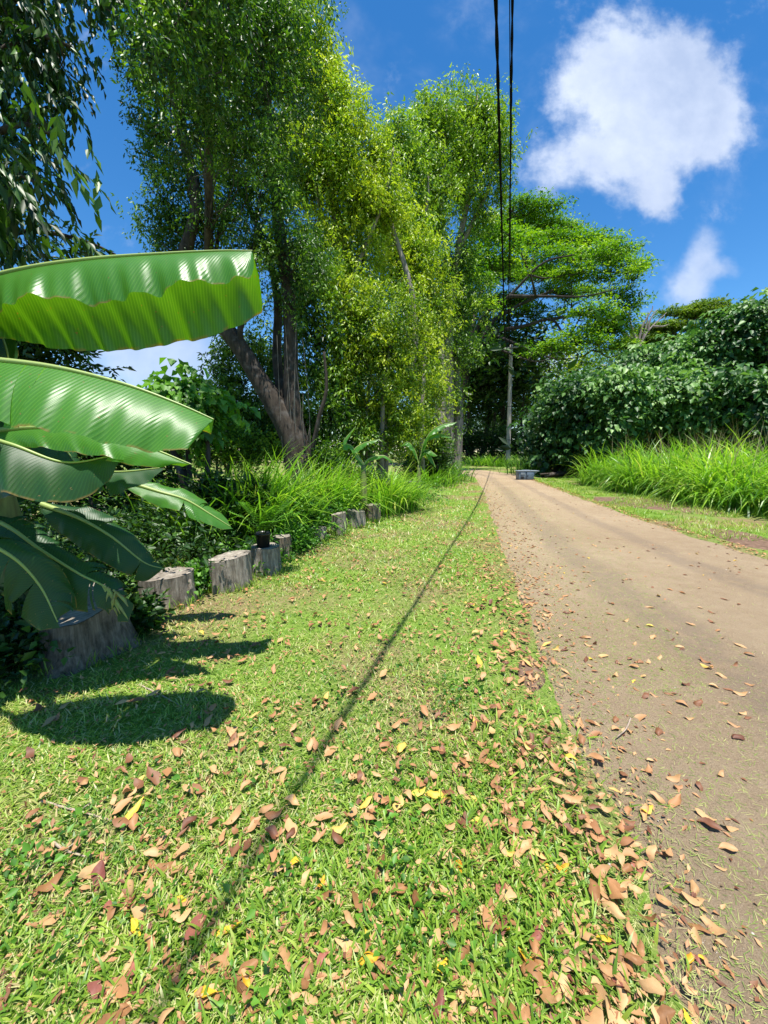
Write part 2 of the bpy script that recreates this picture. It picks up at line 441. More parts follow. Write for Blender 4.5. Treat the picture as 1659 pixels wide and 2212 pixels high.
# ------------------------------------------------------------------ foliage templates
def basis(dirs, nrm):
    y = norm(dirs); z = norm(nrm - (nrm * y).sum(-1, keepdims=True) * y); x = np.cross(y, z)
    return np.stack([x, y, z], -1)           # columns
def leaf_shape(L, Wd, fold=.25, droop=.1):
    return np.array([[0, 0, 0], [Wd / 2, L * .42, Wd * fold], [0, L, -L * droop], [-Wd / 2, L * .42, Wd * fold]]), np.array([[0, 1, 2], [0, 2, 3]])
def sprig(n, L, Wd, twig, mode, seed):
    r = np.random.default_rng(seed); B = Bag()
    lv, lf = leaf_shape(L, Wd)
    for k in range(n):
        u = (k + .5) / n
        if mode == 'droop':      # loose leafy tuft, tips hanging
            ang = r.uniform(0, 6.28)
            q = r.random() ** .6
            p = np.array([math.cos(ang) * .55 * q, math.sin(ang) * .55 * q, .5 - u]) * twig
            dr = np.array([math.cos(ang), math.sin(ang), -.75]) + r.normal(size=3) * .45; nr = np.array([math.cos(ang) * .3, math.sin(ang) * .3, 1.]) + r.normal(size=3) * .55
        elif mode == 'hang':     # leaves strung along a drooping twig
            ang = r.uniform(0, 6.28)
            p = np.array([0, twig * u * .8, -twig * u * u * .9])
            dr = np.array([math.cos(ang) * .6, .35 + math.sin(ang) * .4, -1 + r.normal() * .3]); nr = np.array([math.cos(ang), math.sin(ang), .6]) + r.normal(size=3) * .5
        elif mode == 'broad':    # outward twig, leaves spread flat and tilted
            sgn = 1 if k % 2 else -1
            p = np.array([0, twig * u, -.25 * twig * u * u])
            dr = np.array([sgn * (1.1 - u * .6), .5 + u, -.35 + r.normal() * .25]); nr = np.array([0, -.1, 1]) + r.normal(size=3) * .35
        elif mode == 'dome':     # rosette of big leaves shown to the light
            ang = r.uniform(0, 6.28); q = math.sqrt(r.random())
            p = np.array([math.cos(ang) * q, math.sin(ang) * q, .5 * (1 - q * q)]) * twig
            dr = np.array([math.cos(ang), math.sin(ang), -.55 - .5 * q]) + r.normal(size=3) * .25; nr = np.array([math.cos(ang) * .5 * q, math.sin(ang) * .5 * q, 1]) + r.normal(size=3) * .25
        elif mode == 'pad':      # flat feathery pad
            ang = r.uniform(0, 6.28); q = math.sqrt(r.random())
            p = np.array([math.cos(ang) * q, math.sin(ang) * q, .16 * r.random() + .25 * (1 - q * q)]) * twig
            dr = np.array([math.cos(ang), math.sin(ang), r.normal() * .3]) + r.normal(size=3) * .3; nr = np.array([0, 0, 1]) + r.normal(size=3) * .45
        else:                    # bushy
            v = norm(r.normal(size=3)); v[2] = abs(v[2]) * .8 - .2
            p = v * twig * r.random() ** .5; dr = v + r.normal(size=3) * .4; nr = np.array([0, 0, 1]) + r.normal(size=3) * .6
        s = r.uniform(.7, 1.2)
        B.add((lv * s) @ basis(dr, nr).T + p, lf, r.random())
    V, Fs, T = B.get(); return V, Fs[0], T
TPL = {}
def tpl(kind, n, L, Wd, twig):
    k = (kind, n, L, Wd, twig)
    if k not in TPL: TPL[k] = [sprig(n, L, Wd, twig, kind, 11 * i + 3) for i in range(5)]
    return TPL[k]
def stamp(tp, pos, yaw, tilt, scale, tint, spread=.25):
    Vs, Fs, Ts, off = [], [], [], 0
    idx = rng.integers(0, len(tp), len(pos))
    for k, (tv, tf, tt) in enumerate(tp):
        s = np.where(idx == k)[0]
        if not len(s): continue
        c, sn = np.cos(yaw[s]), np.sin(yaw[s]); ct, st = np.cos(tilt[s]), np.sin(tilt[s])
        O = np.zeros_like(c)
        Rz = np.stack([np.stack([c, -sn, O], -1), np.stack([sn, c, O], -1), np.stack([O, O, O + 1], -1)], -2)
        Rx = np.stack([np.stack([O + 1, O, O], -1), np.stack([O, ct, -st], -1), np.stack([O, st, ct], -1)], -2)
        R = Rz @ Rx
        V = np.einsum('nij,vj->nvi', R, tv) * scale[s][:, None, None] + pos[s][:, None, :]
        Vs.append(V.reshape(-1, 3)); Fs.append((tf[None] + (np.arange(len(s)) * len(tv))[:, None, None]).reshape(-1, 3) + off)
        Ts.append(np.clip(tint[s][:, None] + (tt[None] - .5) * spread * 2, 0, 1).ravel()); off += len(s) * len(tv)
    return np.concatenate(Vs), np.concatenate(Fs), np.concatenate(Ts)

def blobs_px(lst, Y):
    out = []
    for b in lst:
        y = b[4] if len(b) > 4 else Y
        c = P(b[0], b[1], y); k = y / F
        out.append((c, np.array([b[2] * k, min(b[2], b[3]) * k * .9, b[3] * k])))
    return out
def scatter(blobs, n_clumps, per, clump_r, hollow=.55, flat=1.0, bias=0.0, zmin=.1, holes=True, top=False):
    """clump centres over the ellipsoids (weighted by size), then sprig points round each clump"""
    wts = np.array([np.prod(b[1]) ** (2 / 3) for b in blobs]); wts /= wts.sum()
    cc, outw = [], []
    cnt = rng.multinomial(n_clumps, wts)
    for (c, r), k in zip(blobs, cnt):
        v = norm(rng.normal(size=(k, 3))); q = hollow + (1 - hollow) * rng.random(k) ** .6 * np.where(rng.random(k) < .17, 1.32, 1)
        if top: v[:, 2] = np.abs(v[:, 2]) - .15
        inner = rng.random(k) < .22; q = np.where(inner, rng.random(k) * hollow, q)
        cc.append(c + v * r * q[:, None]); outw.append(q * .5 + .5 * (v[:, 2] * .5 + .5))  # tint rises outward and upward: painted sunlit edge, plus young yellow growth
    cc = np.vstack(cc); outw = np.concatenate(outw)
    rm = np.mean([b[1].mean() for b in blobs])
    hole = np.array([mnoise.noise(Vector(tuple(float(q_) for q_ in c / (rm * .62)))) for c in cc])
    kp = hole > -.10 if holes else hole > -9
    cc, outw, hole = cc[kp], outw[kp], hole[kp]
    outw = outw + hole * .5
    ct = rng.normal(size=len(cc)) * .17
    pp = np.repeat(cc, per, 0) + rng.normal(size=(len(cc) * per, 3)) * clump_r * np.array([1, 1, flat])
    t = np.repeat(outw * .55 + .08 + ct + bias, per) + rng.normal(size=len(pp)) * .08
    pp[:, 2] = np.maximum(pp[:, 2], zmin)
    return cc, pp, t
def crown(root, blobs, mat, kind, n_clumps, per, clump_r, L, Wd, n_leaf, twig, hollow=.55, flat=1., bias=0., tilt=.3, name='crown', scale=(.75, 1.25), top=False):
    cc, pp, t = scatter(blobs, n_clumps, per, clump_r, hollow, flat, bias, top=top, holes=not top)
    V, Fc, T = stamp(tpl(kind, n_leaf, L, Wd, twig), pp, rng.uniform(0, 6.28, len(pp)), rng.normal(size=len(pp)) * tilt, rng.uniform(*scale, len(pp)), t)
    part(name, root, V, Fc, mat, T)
    return cc
def limb(root, pts, radii, mat, name='branch', sides=9, n=14, rough=.12, parent=None):
    V, Fc = tube(catmull(pts, n), radii, sides, rough, len(pts) * 7)
    return part(name, root, V, Fc, mat, smooth=True, parent=parent)
def twigs(root, skel, targets, mat, r0=.02, sides=4, name='twigs', lift=.0, wob=.12):
    B = Bag(); skel = np.asarray(skel)
    for c in targets:
        dd = np.linalg.norm(skel - c, axis=1) + np.where(skel[:, 2] > c[2] + .3, 2.5, 0)
        a = skel[np.argmin(dd)]; Ld = np.linalg.norm(c - a)
        m = (a + c) / 2 + rng.normal(size=3) * wob * Ld + np.array([0, 0, lift * Ld])
        B.add(*tube(catmull([a, m, c], 6), [r0 * (1 + Ld * .15), r0 * .35], sides, cap=False))
    V, Fs, T = B.get()
    o = part(name, root, V, Fs, mat, smooth=True); tag(o, kind='stuff'); return o

# ================================================================== TREES
skel_of = lambda lst, n=30: np.vstack([catmull(p, n) for p in lst])

# --- leaning dark tree
YA = 10.0
base = P(655, 1000, YA); base[2] = 0
rt = thing('leaning_tree', 'tall tree with dark forking trunk, one limb leaning far left behind the banana leaves', 'tree', base)
main = [base, P(648, 1030, YA), P(640, 960, YA), P(600, 885, YA), P(560, 820, YA), P(515, 745, YA), P(465, 690, YA), P(405, 650, YA - .1)]
limb(rt, main, [.42, .36, .33, .26, .22, .2, .18, .15], M_bark_d, 'trunk', 14, 28)
lA = [[P(405, 650, 9.9), P(385, 600, 9.8), P(408, 520, 9.7), P(425, 430, 9.7), P(398, 310, 9.7), P(372, 180, 9.6), P(355, 60, 9.6), P(330, -90, 9.5)],
      [P(650, 980, YA), P(632, 880, YA), P(628, 760, 10.1), P(622, 620, 10.2), P(600, 470, 10.2), P(590, 300, 10.2), P(560, 120, 10.2), P(540, -60, 10.2)],
      [P(470, 694, YA), P(448, 655, YA), P(462, 600, YA), P(470, 520, YA), P(500, 400, YA)],
      [P(528, 765, YA), P(518, 715, 9.9), P(538, 650, 9.9), P(545, 560, 9.9), P(560, 430, 9.9)],
      [P(640, 970, YA), P(600, 800, 10.4), P(598, 640, 10.6), P(560, 500, 10.8), P(480, 330, 11)],
      [P(672, 985, 9.8), P(690, 900, 9.7), P(705, 840, 9.7), P(700, 760, 9.7)],
      [P(398, 300, 9.7), P(395, 200, 9.8), P(415, 90, 9.9), P(410, -60, 10)],
      [P(405, 655, 9.9), P(350, 640, 9.7), P(310, 660, 9.6)]]
rA = [[.15, .13, .11, .09, .06], [.24, .17, .14, .1, .06], [.1, .06, .03], [.09, .06, .03], [.16, .1, .05], [.06, .03], [.07, .04, .02], [.06, .02]]
for p_, r_ in zip(lA, rA): limb(rt, p_, r_, M_bark_d, 'branch', 10, 22)
bl = blobs_px([(330, 40, 100, 110), (300, 170, 55, 80), (345, 280, 50, 90), (410, 190, 110, 130), (480, 50, 140, 130), (560, 220, 110, 150),
               (460, 360, 90, 90), (350, 480, 75, 45), (400, 545, 110, 45), (540, 440, 90, 130), (600, 60, 110, 110), (335, 700, 42, 42, 9.4),
               (590, 620, 60, 80), (660, 540, 70, 100), (545, 690, 30, 60), (350, -90, 160, 90), (540, -90, 160, 90), (430, 480, 90, 70), (360, 400, 38, 60)], YA)
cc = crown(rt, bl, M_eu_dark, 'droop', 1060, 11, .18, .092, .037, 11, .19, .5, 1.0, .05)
ln = [P(450, 560, 9.9), P(450, 330, 8.6), P(440, 160, 7), P(430, 20, 5.6), P(420, -120, 5)]
limb(rt, ln, [.10, .07, .05, .03], M_bark_d, 'branch', 8, 18)
bn = blobs_px([(400, 10, 110, 80, 4.7), (490, 110, 110, 110, 5.6), (350, 120, 50, 60, 4.4), (570, 50, 80, 80, 6), (430, -110, 150, 70, 4.8), (420, 260, 70, 70, 6.2), (520, 300, 70, 80, 6.8)], 5)
c2 = crown(rt, bn, M_eu_dark, 'droop', 310, 8, .13, .075, .029, 12, .17, .4, 1.0, -.05, name='shading_bough')  # extra bough added overhead to shade the undergrowth
twigs(rt, skel_of([ln]), c2[::3], M_bark_d, .010)
twigs(rt, skel_of([main] + lA), cc[::4], M_bark_d, .016)
B = Bag()
for k in range(12):                                   # hanging aerial roots round the trunk
    a = P(rng.uniform(590, 690), rng.uniform(650, 900), 9.75 + .1 * rng.random()); b = a.copy(); b[2] = rng.uniform(.9, 1.6); b[0] += rng.normal() * .15
    B.add(*tube(catmull([a, (a + b) / 2 + rng.normal(size=3) * .08, b], 6), [.004, .008], 4))
V, Fs, T = B.get(); tag(part('aerial_roots', rt, V, Fs, M_bark_g, smooth=True), kind='stuff')

# --- dense low curtain of the leaning tree (right of the sky gap)
def bush(name, label, cat, bl_px, Y, mat, kind, n, per, cr, L, Wd, nl, tw, bark=M_bark_d, group=None, bias=0., stems=5, hollow=.5, tilt=.4, flat=1., scale=(.75, 1.25)):
    bl = blobs_px(bl_px, Y)
    bx = np.mean([b[0][0] for b in bl]); by = np.mean([b[0][1] for b in bl])
    r = thing(name, label, cat, (bx, by, 0), group)
    cc = crown(r, bl, mat, kind, n, per, cr, L, Wd, nl, tw, hollow, flat, bias, tilt, 'foliage' if cat in ('shrub', 'bush', 'plant') else 'crown', scale)
    sk = []
    for k in range(stems):
        b = bl[k % len(bl)][0]; s = np.array([bx + rng.normal() * .25, by + rng.normal() * .25, 0])
        pts = [s, (s + b) / 2 + rng.normal(size=3) * .15 * np.linalg.norm(b - s) * .5, b]
        pts[1][2] = abs(pts[1][2]); sk.append(pts)
        rr = .035 + .012 * np.linalg.norm(b - s)
        limb(r, pts, [rr, rr * .7, rr * .35], bark, 'stem' if cat in ('shrub', 'bush', 'plant') else 'trunk', 7, 10)
    twigs(r, skel_of(sk, 12), cc[::5], bark, .012)
    return r

# --- yellow-green tree in the middle
YB = 14.5
base = P(790, 1000, YB); base[2] = 0
rt = thing('sunlit_tree', 'tall sunlit yellow-green tree with pale slender stems, right of the dark leaning tree', 'tree', base)
lB = [[base, P(790, 1000, YB), P(780, 900, YB), P(760, 760, YB), P(740, 560, YB), P(710, 380, YB), P(690, 200, YB), P(650, 60, YB)],
      [P(788, 980, YB), P(850, 860, YB), P(893, 770, YB), P(890, 640, YB), P(850, 500, YB), P(800, 360, YB)],
      [P(780, 900, YB), P(720, 740, 14.2), P(770, 580, 14), P(830, 430, 14), P(850, 320, 14)],
      [P(740, 560, YB), P(700, 480, 14.3), P(660, 300, 14.2), P(620, 150, 14.2)]]
for k, p_ in enumerate(lB): limb(rt, p_, [[.34, .26, .2, .12, .05], [.15, .11, .05], [.1, .07, .03], [.1, .06, .03]][k], M_bark_g, 'trunk' if k == 0 else 'branch', 10, 24)
bl = blobs_px([(640, 90, 70, 90), (690, 225, 62, 100), (730, 330, 80, 100), (660, 400, 90, 130), (815, 335, 42, 75), (790, 450, 90, 90),
               (750, 590, 90, 110), (690, 300, 80, 100), (610, -20, 60, 60), (830, 420, 50, 80), (695, 130, 36, 50), (765, 265, 28, 34)], YB)
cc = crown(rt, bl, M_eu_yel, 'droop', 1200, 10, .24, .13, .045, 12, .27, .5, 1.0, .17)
twigs(rt, skel_of(lB), cc[::4], M_bark_g, .016)

# --- shorter yellow trees/bushy growth below it, nearer
bush('leafy_young_tree', 'bushy young tree with fresh yellow-green leaves reaching down to the lawn edge', 'tree',
     [(760, 700, 70, 90), (800, 800, 75, 100), (850, 700, 80, 90), (880, 820, 65, 100), (740, 830, 60, 80), (870, 920, 55, 60), (800, 920, 70, 60)], 13.5,
     M_eu_yel, 'droop', 760, 10, .22, .12, .045, 10, .24, M_bark_g, bias=.06, stems=5)
bush('leafy_young_tree', 'bright yellow-green young tree at the bend beside the road, below the tall thin trees', 'tree',
     [(900, 560, 55, 60), (925, 650, 50, 70), (860, 600, 50, 60), (915, 760, 45, 80), (925, 860, 35, 70), (880, 520, 50, 40), (900, 940, 40, 50)], 17,
     M_eu_yel, 'droop', 540, 10, .28, .15, .056, 10, .28, M_bark_g, bias=.16, stems=4)
bush('dark_thicket_tree', 'small dark-leaved tree growing just right of the patch of low sky', 'tree',
     [(475, 790, 38, 55), (520, 850, 60, 60), (470, 900, 60, 50), (560, 930, 60, 50), (520, 760, 40, 40)], 12.5,
     M_eu_mid, 'droop', 420, 7, .18, .12, .05, 10, .2, stems=4, bias=-.05)
bush('dark_thicket_tree', 'dark shaded young tree behind the forked trunk of the leaning tree', 'tree',
     [(680, 720, 60, 110), (700, 880, 70, 80), (640, 600, 60, 80), (760, 960, 70, 50), (600, 800, 60, 90), (620, 930, 70, 60), (700, 980, 80, 40)], 12.8,
     M_eu_dark, 'droop', 640, 7, .22, .15, .06, 9, .24, stems=5, bias=.05)

# --- tall thin trees at the bend
YC = 24.0
def tall(label, xb, limbs_px, bl_px, Y, n, bias=.05):
    b = P(xb, 990, Y); b[2] = 0
    r = thing('tall_gum_tree', label, 'tree', b, 'tall thin trees at the bend')
    sk = []
    for k, lp in enumerate(limbs_px):
        pts = [P(x, y, Y) for x, y in lp]
        if k == 0: pts = [b] + pts
        sk.append(pts); limb(r, pts, [.32, .25, .16, .06] if k == 0 else [.14, .09, .04], M_bark_g, 'trunk' if k == 0 else 'branch', 8, 20)
    bl = blobs_px(bl_px, Y)
    cc = crown(r, bl, M_eu_mid, 'droop', n, 8, .30, .17, .06, 10, .31, .5, 1.1, bias + .17)
    twigs(r, skel_of(sk), cc[::4], M_bark_g, .022)
tall('tall thin tree behind the sunlit tree, its top just left of two higher tops', 905,
     [[(905, 900), (890, 700), (880, 500), (865, 330), (860, 260)], [(885, 560), (920, 450), (925, 380)]],
     [(862, 300, 26, 45), (880, 370, 38, 60), (850, 420, 40, 70), (880, 490, 50, 50)], 18, 300)
tall('tall thin tree with two upright leafy tops against the blue sky', 950,
     [[(950, 900), (945, 700), (920, 560), (925, 400), (925, 230)], [(930, 560), (955, 430), (960, 300), (965, 230)]],
     [(925, 262, 26, 50), (912, 330, 30, 50), (962, 275, 18, 42), (945, 400, 38, 50), (930, 480, 36, 40)], 20, 330, .08)
tall('tallest of the thin trees, its crown standing just left of the cables', 965,
     [[(968, 900), (970, 760), (975, 640), (1000, 480), (1020, 380), (1030, 200)], [(990, 540), (1050, 420), (1075, 330)], [(975, 640), (940, 560), (960, 470)]],
     [(1015, 215, 20, 42), (990, 265, 28, 45), (1052, 262, 34, 45), (1030, 325, 48, 48), (1080, 320, 24, 50), (1088, 395, 14, 40), (1015, 410, 45, 40), (1045, 470, 26, 28), (980, 380, 30, 40)], 21.5, 560, .08)
tall('dark tree under the tall thin tops, left of the umbrella canopy', 985,
     [[(990, 900), (985, 780), (990, 650), (1000, 560)], [(985, 700), (960, 620), (950, 560)]],
     [(970, 560, 55, 50), (990, 650, 55, 70), (950, 640, 40, 60), (980, 760, 50, 70), (960, 880, 35, 80)], 22, 560, -.1)

# --- umbrella tree (broad flat canopy)
def umbrella(name, label, Y, xb, limbs_px, rad, bl_px, mat, n, per, cr, L, Wd, nl, tw, subs, sub_r, scale=(.7, 1.3), flat=.28):
    b = P(xb, 1000, Y); b[2] = 0
    r = thing(name, label, 'tree', b)
    sk = []
    for k, lp in enumerate(limbs_px):
        pts = [P(q[0], q[1], Y + (q[2] if len(q) > 2 else 0)) for q in lp]
        if k == 0: pts = [b] + pts
        sk.append(pts); limb(r, pts, rad[k], M_bark_pod, 'trunk' if k == 0 else 'branch', 9, 22, .15)
    bl = blobs_px(bl_px, Y)
    cc = crown(r, bl, mat, 'pad', n, per, cr, L, Wd, nl, tw, .75, flat, .08, .12, 'crown', scale, top=True)
    S0 = skel_of(sk)
    # second-order branches grown one from another, nearest first, then twigs
    tg = cc[rng.choice(len(cc), min(subs, len(cc)), False)]
    B = Bag(); sub = []; SK = [S0]
    d0 = np.array([np.linalg.norm(S0 - c, axis=1).min() for c in tg])
    for c in tg[np.argsort(d0)]:
        A_ = np.vstack(SK); dd = np.linalg.norm(A_ - c, axis=1) + np.where(A_[:, 2] > c[2] - .1, 3, 0); a = A_[np.argmin(dd)]
        Ld = np.linalg.norm(c - a); m1 = a + (c - a) * .45 + rng.normal(size=3) * .10 * Ld + [0, 0, -.06 * Ld]
        pp_ = catmull([a, m1, c], 8); sub.append(pp_); SK.append(pp_[2:])
        r0_ = sub_r * min(1, .35 + Ld * .16)
        B.add(*tube(pp_, [r0_, r0_ * .4], 5, .1, cap=False))
    V, Fs, T = B.get(); tag(part('boughs', r, V, Fs, M_bark_pod, smooth=True), kind='stuff')
    twigs(r, np.vstack(sub), cc[::3], M_bark_pod, sub_r * .35, wob=.1)
    return r
umbrella('umbrella_tree', 'huge spreading tree with flat bright green canopy and dark limbs over the road end', 44, 975,
    [[(985, 900), (1000, 820), (1010, 770), (1040, 735)],
     [(1000, 800), (1060, 725), (1130, 705, -3), (1190, 690, -5), (1220, 720, -6), (1290, 745, -7)],
     [(1010, 780), (1060, 700, 2), (1120, 660, 2), (1200, 625, 0), (1290, 590, -2), (1350, 590, -3)],
     [(1005, 790), (1040, 690, -3), (1100, 640, -6), (1170, 570, -7), (1240, 550, -8)],
     [(1000, 800), (1030, 660, 3), (1060, 590, 4), (1110, 530, 4), (1150, 500, 4)],
     [(1000, 790), (1010, 640), (1020, 560), (1060, 500), (1110, 465)],
     [(1060, 720), (1120, 745, -5), (1200, 775, -6), (1260, 770, -7)],
     [(1190, 690, -5), (1250, 680, -5), (1310, 690, -6), (1350, 650, -6)],
     [(1040, 735), (1080, 755, -4), (1150, 780, -8), (1190, 775, -9)],
     [(1100, 640, -6), (1180, 640, -8), (1260, 640, -9), (1330, 625, -9)],
     [(1010, 780), (970, 700), (950, 640), (930, 600)]],
    [[.9, .7, .6, .5]] + [[.32, .19, .10, .05]] * 5 + [[.17, .08, .04]] * 4 + [[.24, .10, .05]],
    [(1125, 452, 34, 20, 44), (1170, 492, 50, 18, 46), (1110, 490, 60, 22, 46), (1210, 500, 45, 16, 46), (1060, 520, 60, 25, 30), (1150, 530, 110, 26, 42),
     (1270, 522, 70, 16, 42), (1330, 545, 45, 16, 40), (1230, 560, 110, 28, 40), (1050, 580, 70, 30, 30), (1350, 578, 50, 16, 38), (1120, 600, 90, 30, 48),
     (1290, 600, 80, 22, 38), (1180, 450, 30, 12, 44), (1390, 580, 26, 9, 37), (1300, 560, 70, 14, 38), (1200, 600, 80, 16, 39), (1370, 592, 30, 10, 36), (1340, 640, 50, 16, 38), (1010, 620, 50, 26, 29), (1230, 640, 80, 20, 48), (1370, 660, 26, 12, 38),
     (1290, 680, 60, 20, 36), (1160, 680, 60, 16, 48), (1320, 715, 52, 30, 38), (1250, 740, 60, 20, 36), (1340, 760, 45, 22, 38), (1200, 760, 60, 16, 36), (1090, 770, 60, 20, 48), (1020, 680, 50, 25, 29), (1080, 660, 60, 22, 50)],
    M_pod, 880, 7, .46, .29, .13, 11, .55, 560, .12, flat=.6)
umbrella('umbrella_tree', 'far flat-topped tree with yellowish canopy above the broad-leaved thicket, at the right', 56, 1500,
    [[(1505, 900), (1510, 800), (1500, 740), (1490, 715)], [(1500, 740), (1450, 720), (1410, 730)], [(1500, 730), (1560, 690), (1620, 680)], [(1495, 720), (1500, 690), (1530, 672)]],
    [[.6, .45, .3], [.2, .1], [.25, .1], [.2, .1]],
    [(1530, 665, 34, 12), (1500, 680, 70, 14), (1580, 685, 90, 16), (1440, 715, 60, 16), (1640, 675, 60, 16), (1400, 745, 60, 18), (1470, 750, 50, 16), (1400, 770, 40, 14)],
    M_pod_far, 330, 8, .5, .42, .17, 12, .8, 40, .1)

# --- dead bare tree
Yd = 50
b = P(1385, 1000, Yd); b[2] = 0
rt = thing('dead_tree', 'bare dead tree with pinkish grey branches against the sky, between the two umbrella canopies', 'tree', b)
dl = [[(1385, 900), (1383, 800), (1380, 745), (1372, 730)], [(1380, 750), (1400, 715), (1425, 690), (1440, 675)], [(1378, 745), (1390, 700), (1408, 670), (1410, 660)],
      [(1400, 715), (1405, 690), (1420, 668)], [(1374, 735), (1360, 690), (1362, 665), (1358, 655)], [(1362, 690), (1350, 670), (1345, 660)],
      [(1410, 705), (1432, 705), (1445, 700)], [(1372, 735), (1340, 715), (1330, 690), (1320, 670)], [(1388, 735), (1397, 700), (1400, 672)]]
for k, lp in enumerate(dl):
    pts = [P(x, y, Yd) for x, y in lp]
    if k == 0: pts = [b] + pts
    limb(rt, pts, [.5, .35, .2] if k == 0 else [.15, .09, .03], M_dead, 'trunk' if k == 0 else 'branch', 7, 12, .1)

# --- background wood at the bend: individual trees
forest = [('dark tree in the wood left of the pole, leaning limb to the left', 985, 62, [(985, 700, 50, 60), (960, 800, 40, 60), (1000, 860, 45, 60)], M_shade, 0),
          ('dark tree just left of the wooden pole with sky showing through', 1040, 58, [(1040, 700, 55, 60), (1060, 800, 50, 70), (1030, 900, 40, 50)], M_shade, .05),
          ('sunlit yellow-green tree standing behind the wooden pole', 1150, 58, [(1150, 800, 55, 60), (1180, 860, 50, 60), (1130, 880, 45, 55), (1190, 790, 45, 40)], M_eu_yel, .1),
          ('bright green tree behind the thicket, right of the wooden pole', 1230, 60, [(1230, 800, 60, 50), (1270, 790, 55, 40), (1210, 870, 50, 60)], M_eu_mid, .1),
          ('dark tree trunk and crown right behind the pole', 1085, 54, [(1085, 760, 50, 60), (1095, 860, 45, 70), (1080, 940, 45, 50)], M_shade, -.05),
          ('shaded tree closing the far end of the road', 1020, 66, [(1000, 940, 60, 50), (1040, 950, 60, 45), (960, 930, 50, 60)], M_shade, -.15),
          ('pale green tree deep in the wood above the road end', 1010, 75, [(1010, 790, 60, 60), (1050, 850, 60, 60)], M_eu_mid, .0),
          ('tree rising behind the broad-leaved thicket with small leaves', 1330, 62, [(1330, 800, 60, 50), (1290, 840, 60, 50), (1380, 820, 55, 45)], M_eu_mid, 0)]
for lab, xb, Y, bp, mt, bi in forest:
    b = P(xb, 1000, Y); b[2] = 0
    r = thing('forest_tree', lab, 'tree', b, 'trees of the wood behind the bend')
    top = P(xb + rng.uniform(-12, 12), min(q[1] for q in bp), Y)
    tr = [b, b * .5 + top * .5 + [rng.normal() * .6, 0, 0], top]; limb(r, tr, [.4, .3, .12], M_bark_pod, 'trunk', 8, 14, .15)
    sk = [tr]
    for q in bp:
        c = P(q[0] + rng.uniform(-30, 30), q[1], Y); a = b * .6 + top * .4 + [0, 0, rng.uniform(-1, 2)]
        l_ = [a, (a + c) / 2 + [0, 0, -.5], c]; sk.append(l_); limb(r, l_, [.2, .12, .05], M_bark_pod if mt is M_shade else M_bark_g, 'branch', 6, 10)
    bl = blobs_px(bp, Y); cc = crown(r, bl, mt, 'bushy', 150, 6, .7, .46, .19, 9, .9, .35, 1., bi)
    twigs(r, skel_of(sk), cc[::4], M_bark_pod, .05)
for lab, bp, Y in [('low dark bush across the end of the road, left of the pole', [(985, 968, 36, 26), (1020, 958, 36, 30), (1055, 966, 34, 28)], 47), ('low dark bush behind the foot of the wooden pole', [(1090, 962, 36, 30), (1130, 970, 40, 26)], 46)]:
    bush('woodland_bush', lab, 'bush', bp, Y, M_shade, 'bushy', 120, 6, .5, .3, .15, 9, .6, M_bark_d, 'low bushes at the road end', -.1, 3)
# slender stems
for xb, ytop, Y, lb in [(1008, 760, 52, 'just above the road end'), (1128, 790, 50, 'just right of the wooden pole'), (1062, 740, 53, 'a little left of the wooden pole'), (970, 760, 56, 'beside the bend banana plant'), (1175, 800, 55, 'behind the grey metal box')]:
    b = P(xb, 1000, Y); b[2] = 0
    r = thing('bare_sapling', 'slender leafless stem standing in the wood ' + lb, 'tree', b, 'slender stems in the wood')
    t_ = P(xb + rng.uniform(-15, 15), ytop, Y)
    limb(r, [b, (b + t_) / 2 + [rng.normal() * .5, 0, 0], t_], [.22, .16, .07], M_bark_d, 'trunk', 7, 12, .15)

# far woods all round (reads as one mass)
def far_mass(name, pts, rad, mat, n, bias):
    bl = [(np.array(p, float), np.array(rad, float)) for p in pts]
    cc, pp, t = scatter(bl, n, 6, 1.3, .3, 1, bias)
    V, Fc, T = stamp(tpl('bushy', 10, .8, .34, 1.5), pp, rng.uniform(0, 6.28, len(pp)), rng.normal(size=len(pp)) * .3, rng.uniform(.8, 1.3, len(pp)), t)
    tag(link(name, mesh(name, V, Fc, T), mat), kind='stuff')
far_mass('far_woods', [(x, 80 + 6 * math.sin(x), 5) for x in range(-22, 70, 7)] + [(x, 92, 9) for x in range(-10, 60, 9)], (6, 5, 6), M_shade, 900, -.02)
far_mass('hidden_shade_canopy', [(x, y, z) for x in (8, 13, 18) for y in (50, 57) for z in (10, 14.5)] + [(-1, 43, 9), (3, 40, 10), (6.5, 42, 11), (10, 45, 11), (3, 46, 12)], (4, 4, 3), M_shade, 400, -.05)  # canopy added behind the trees to darken the road end
far_mass('far_woods_left', [(-x, 48 + .25 * x, 2.2) for x in range(12, 110, 7)] + [(-60 - x, 30, 3) for x in range(0, 50, 9)], (6, 4, 3.4), M_eu_mid, 450, .0)
far_mass('far_woods_right', [(46 + 3 * math.sin(k), 46 - 6 * k, 5) for k in range(8)], (6, 5, 6), M_shade, 350, -.02)

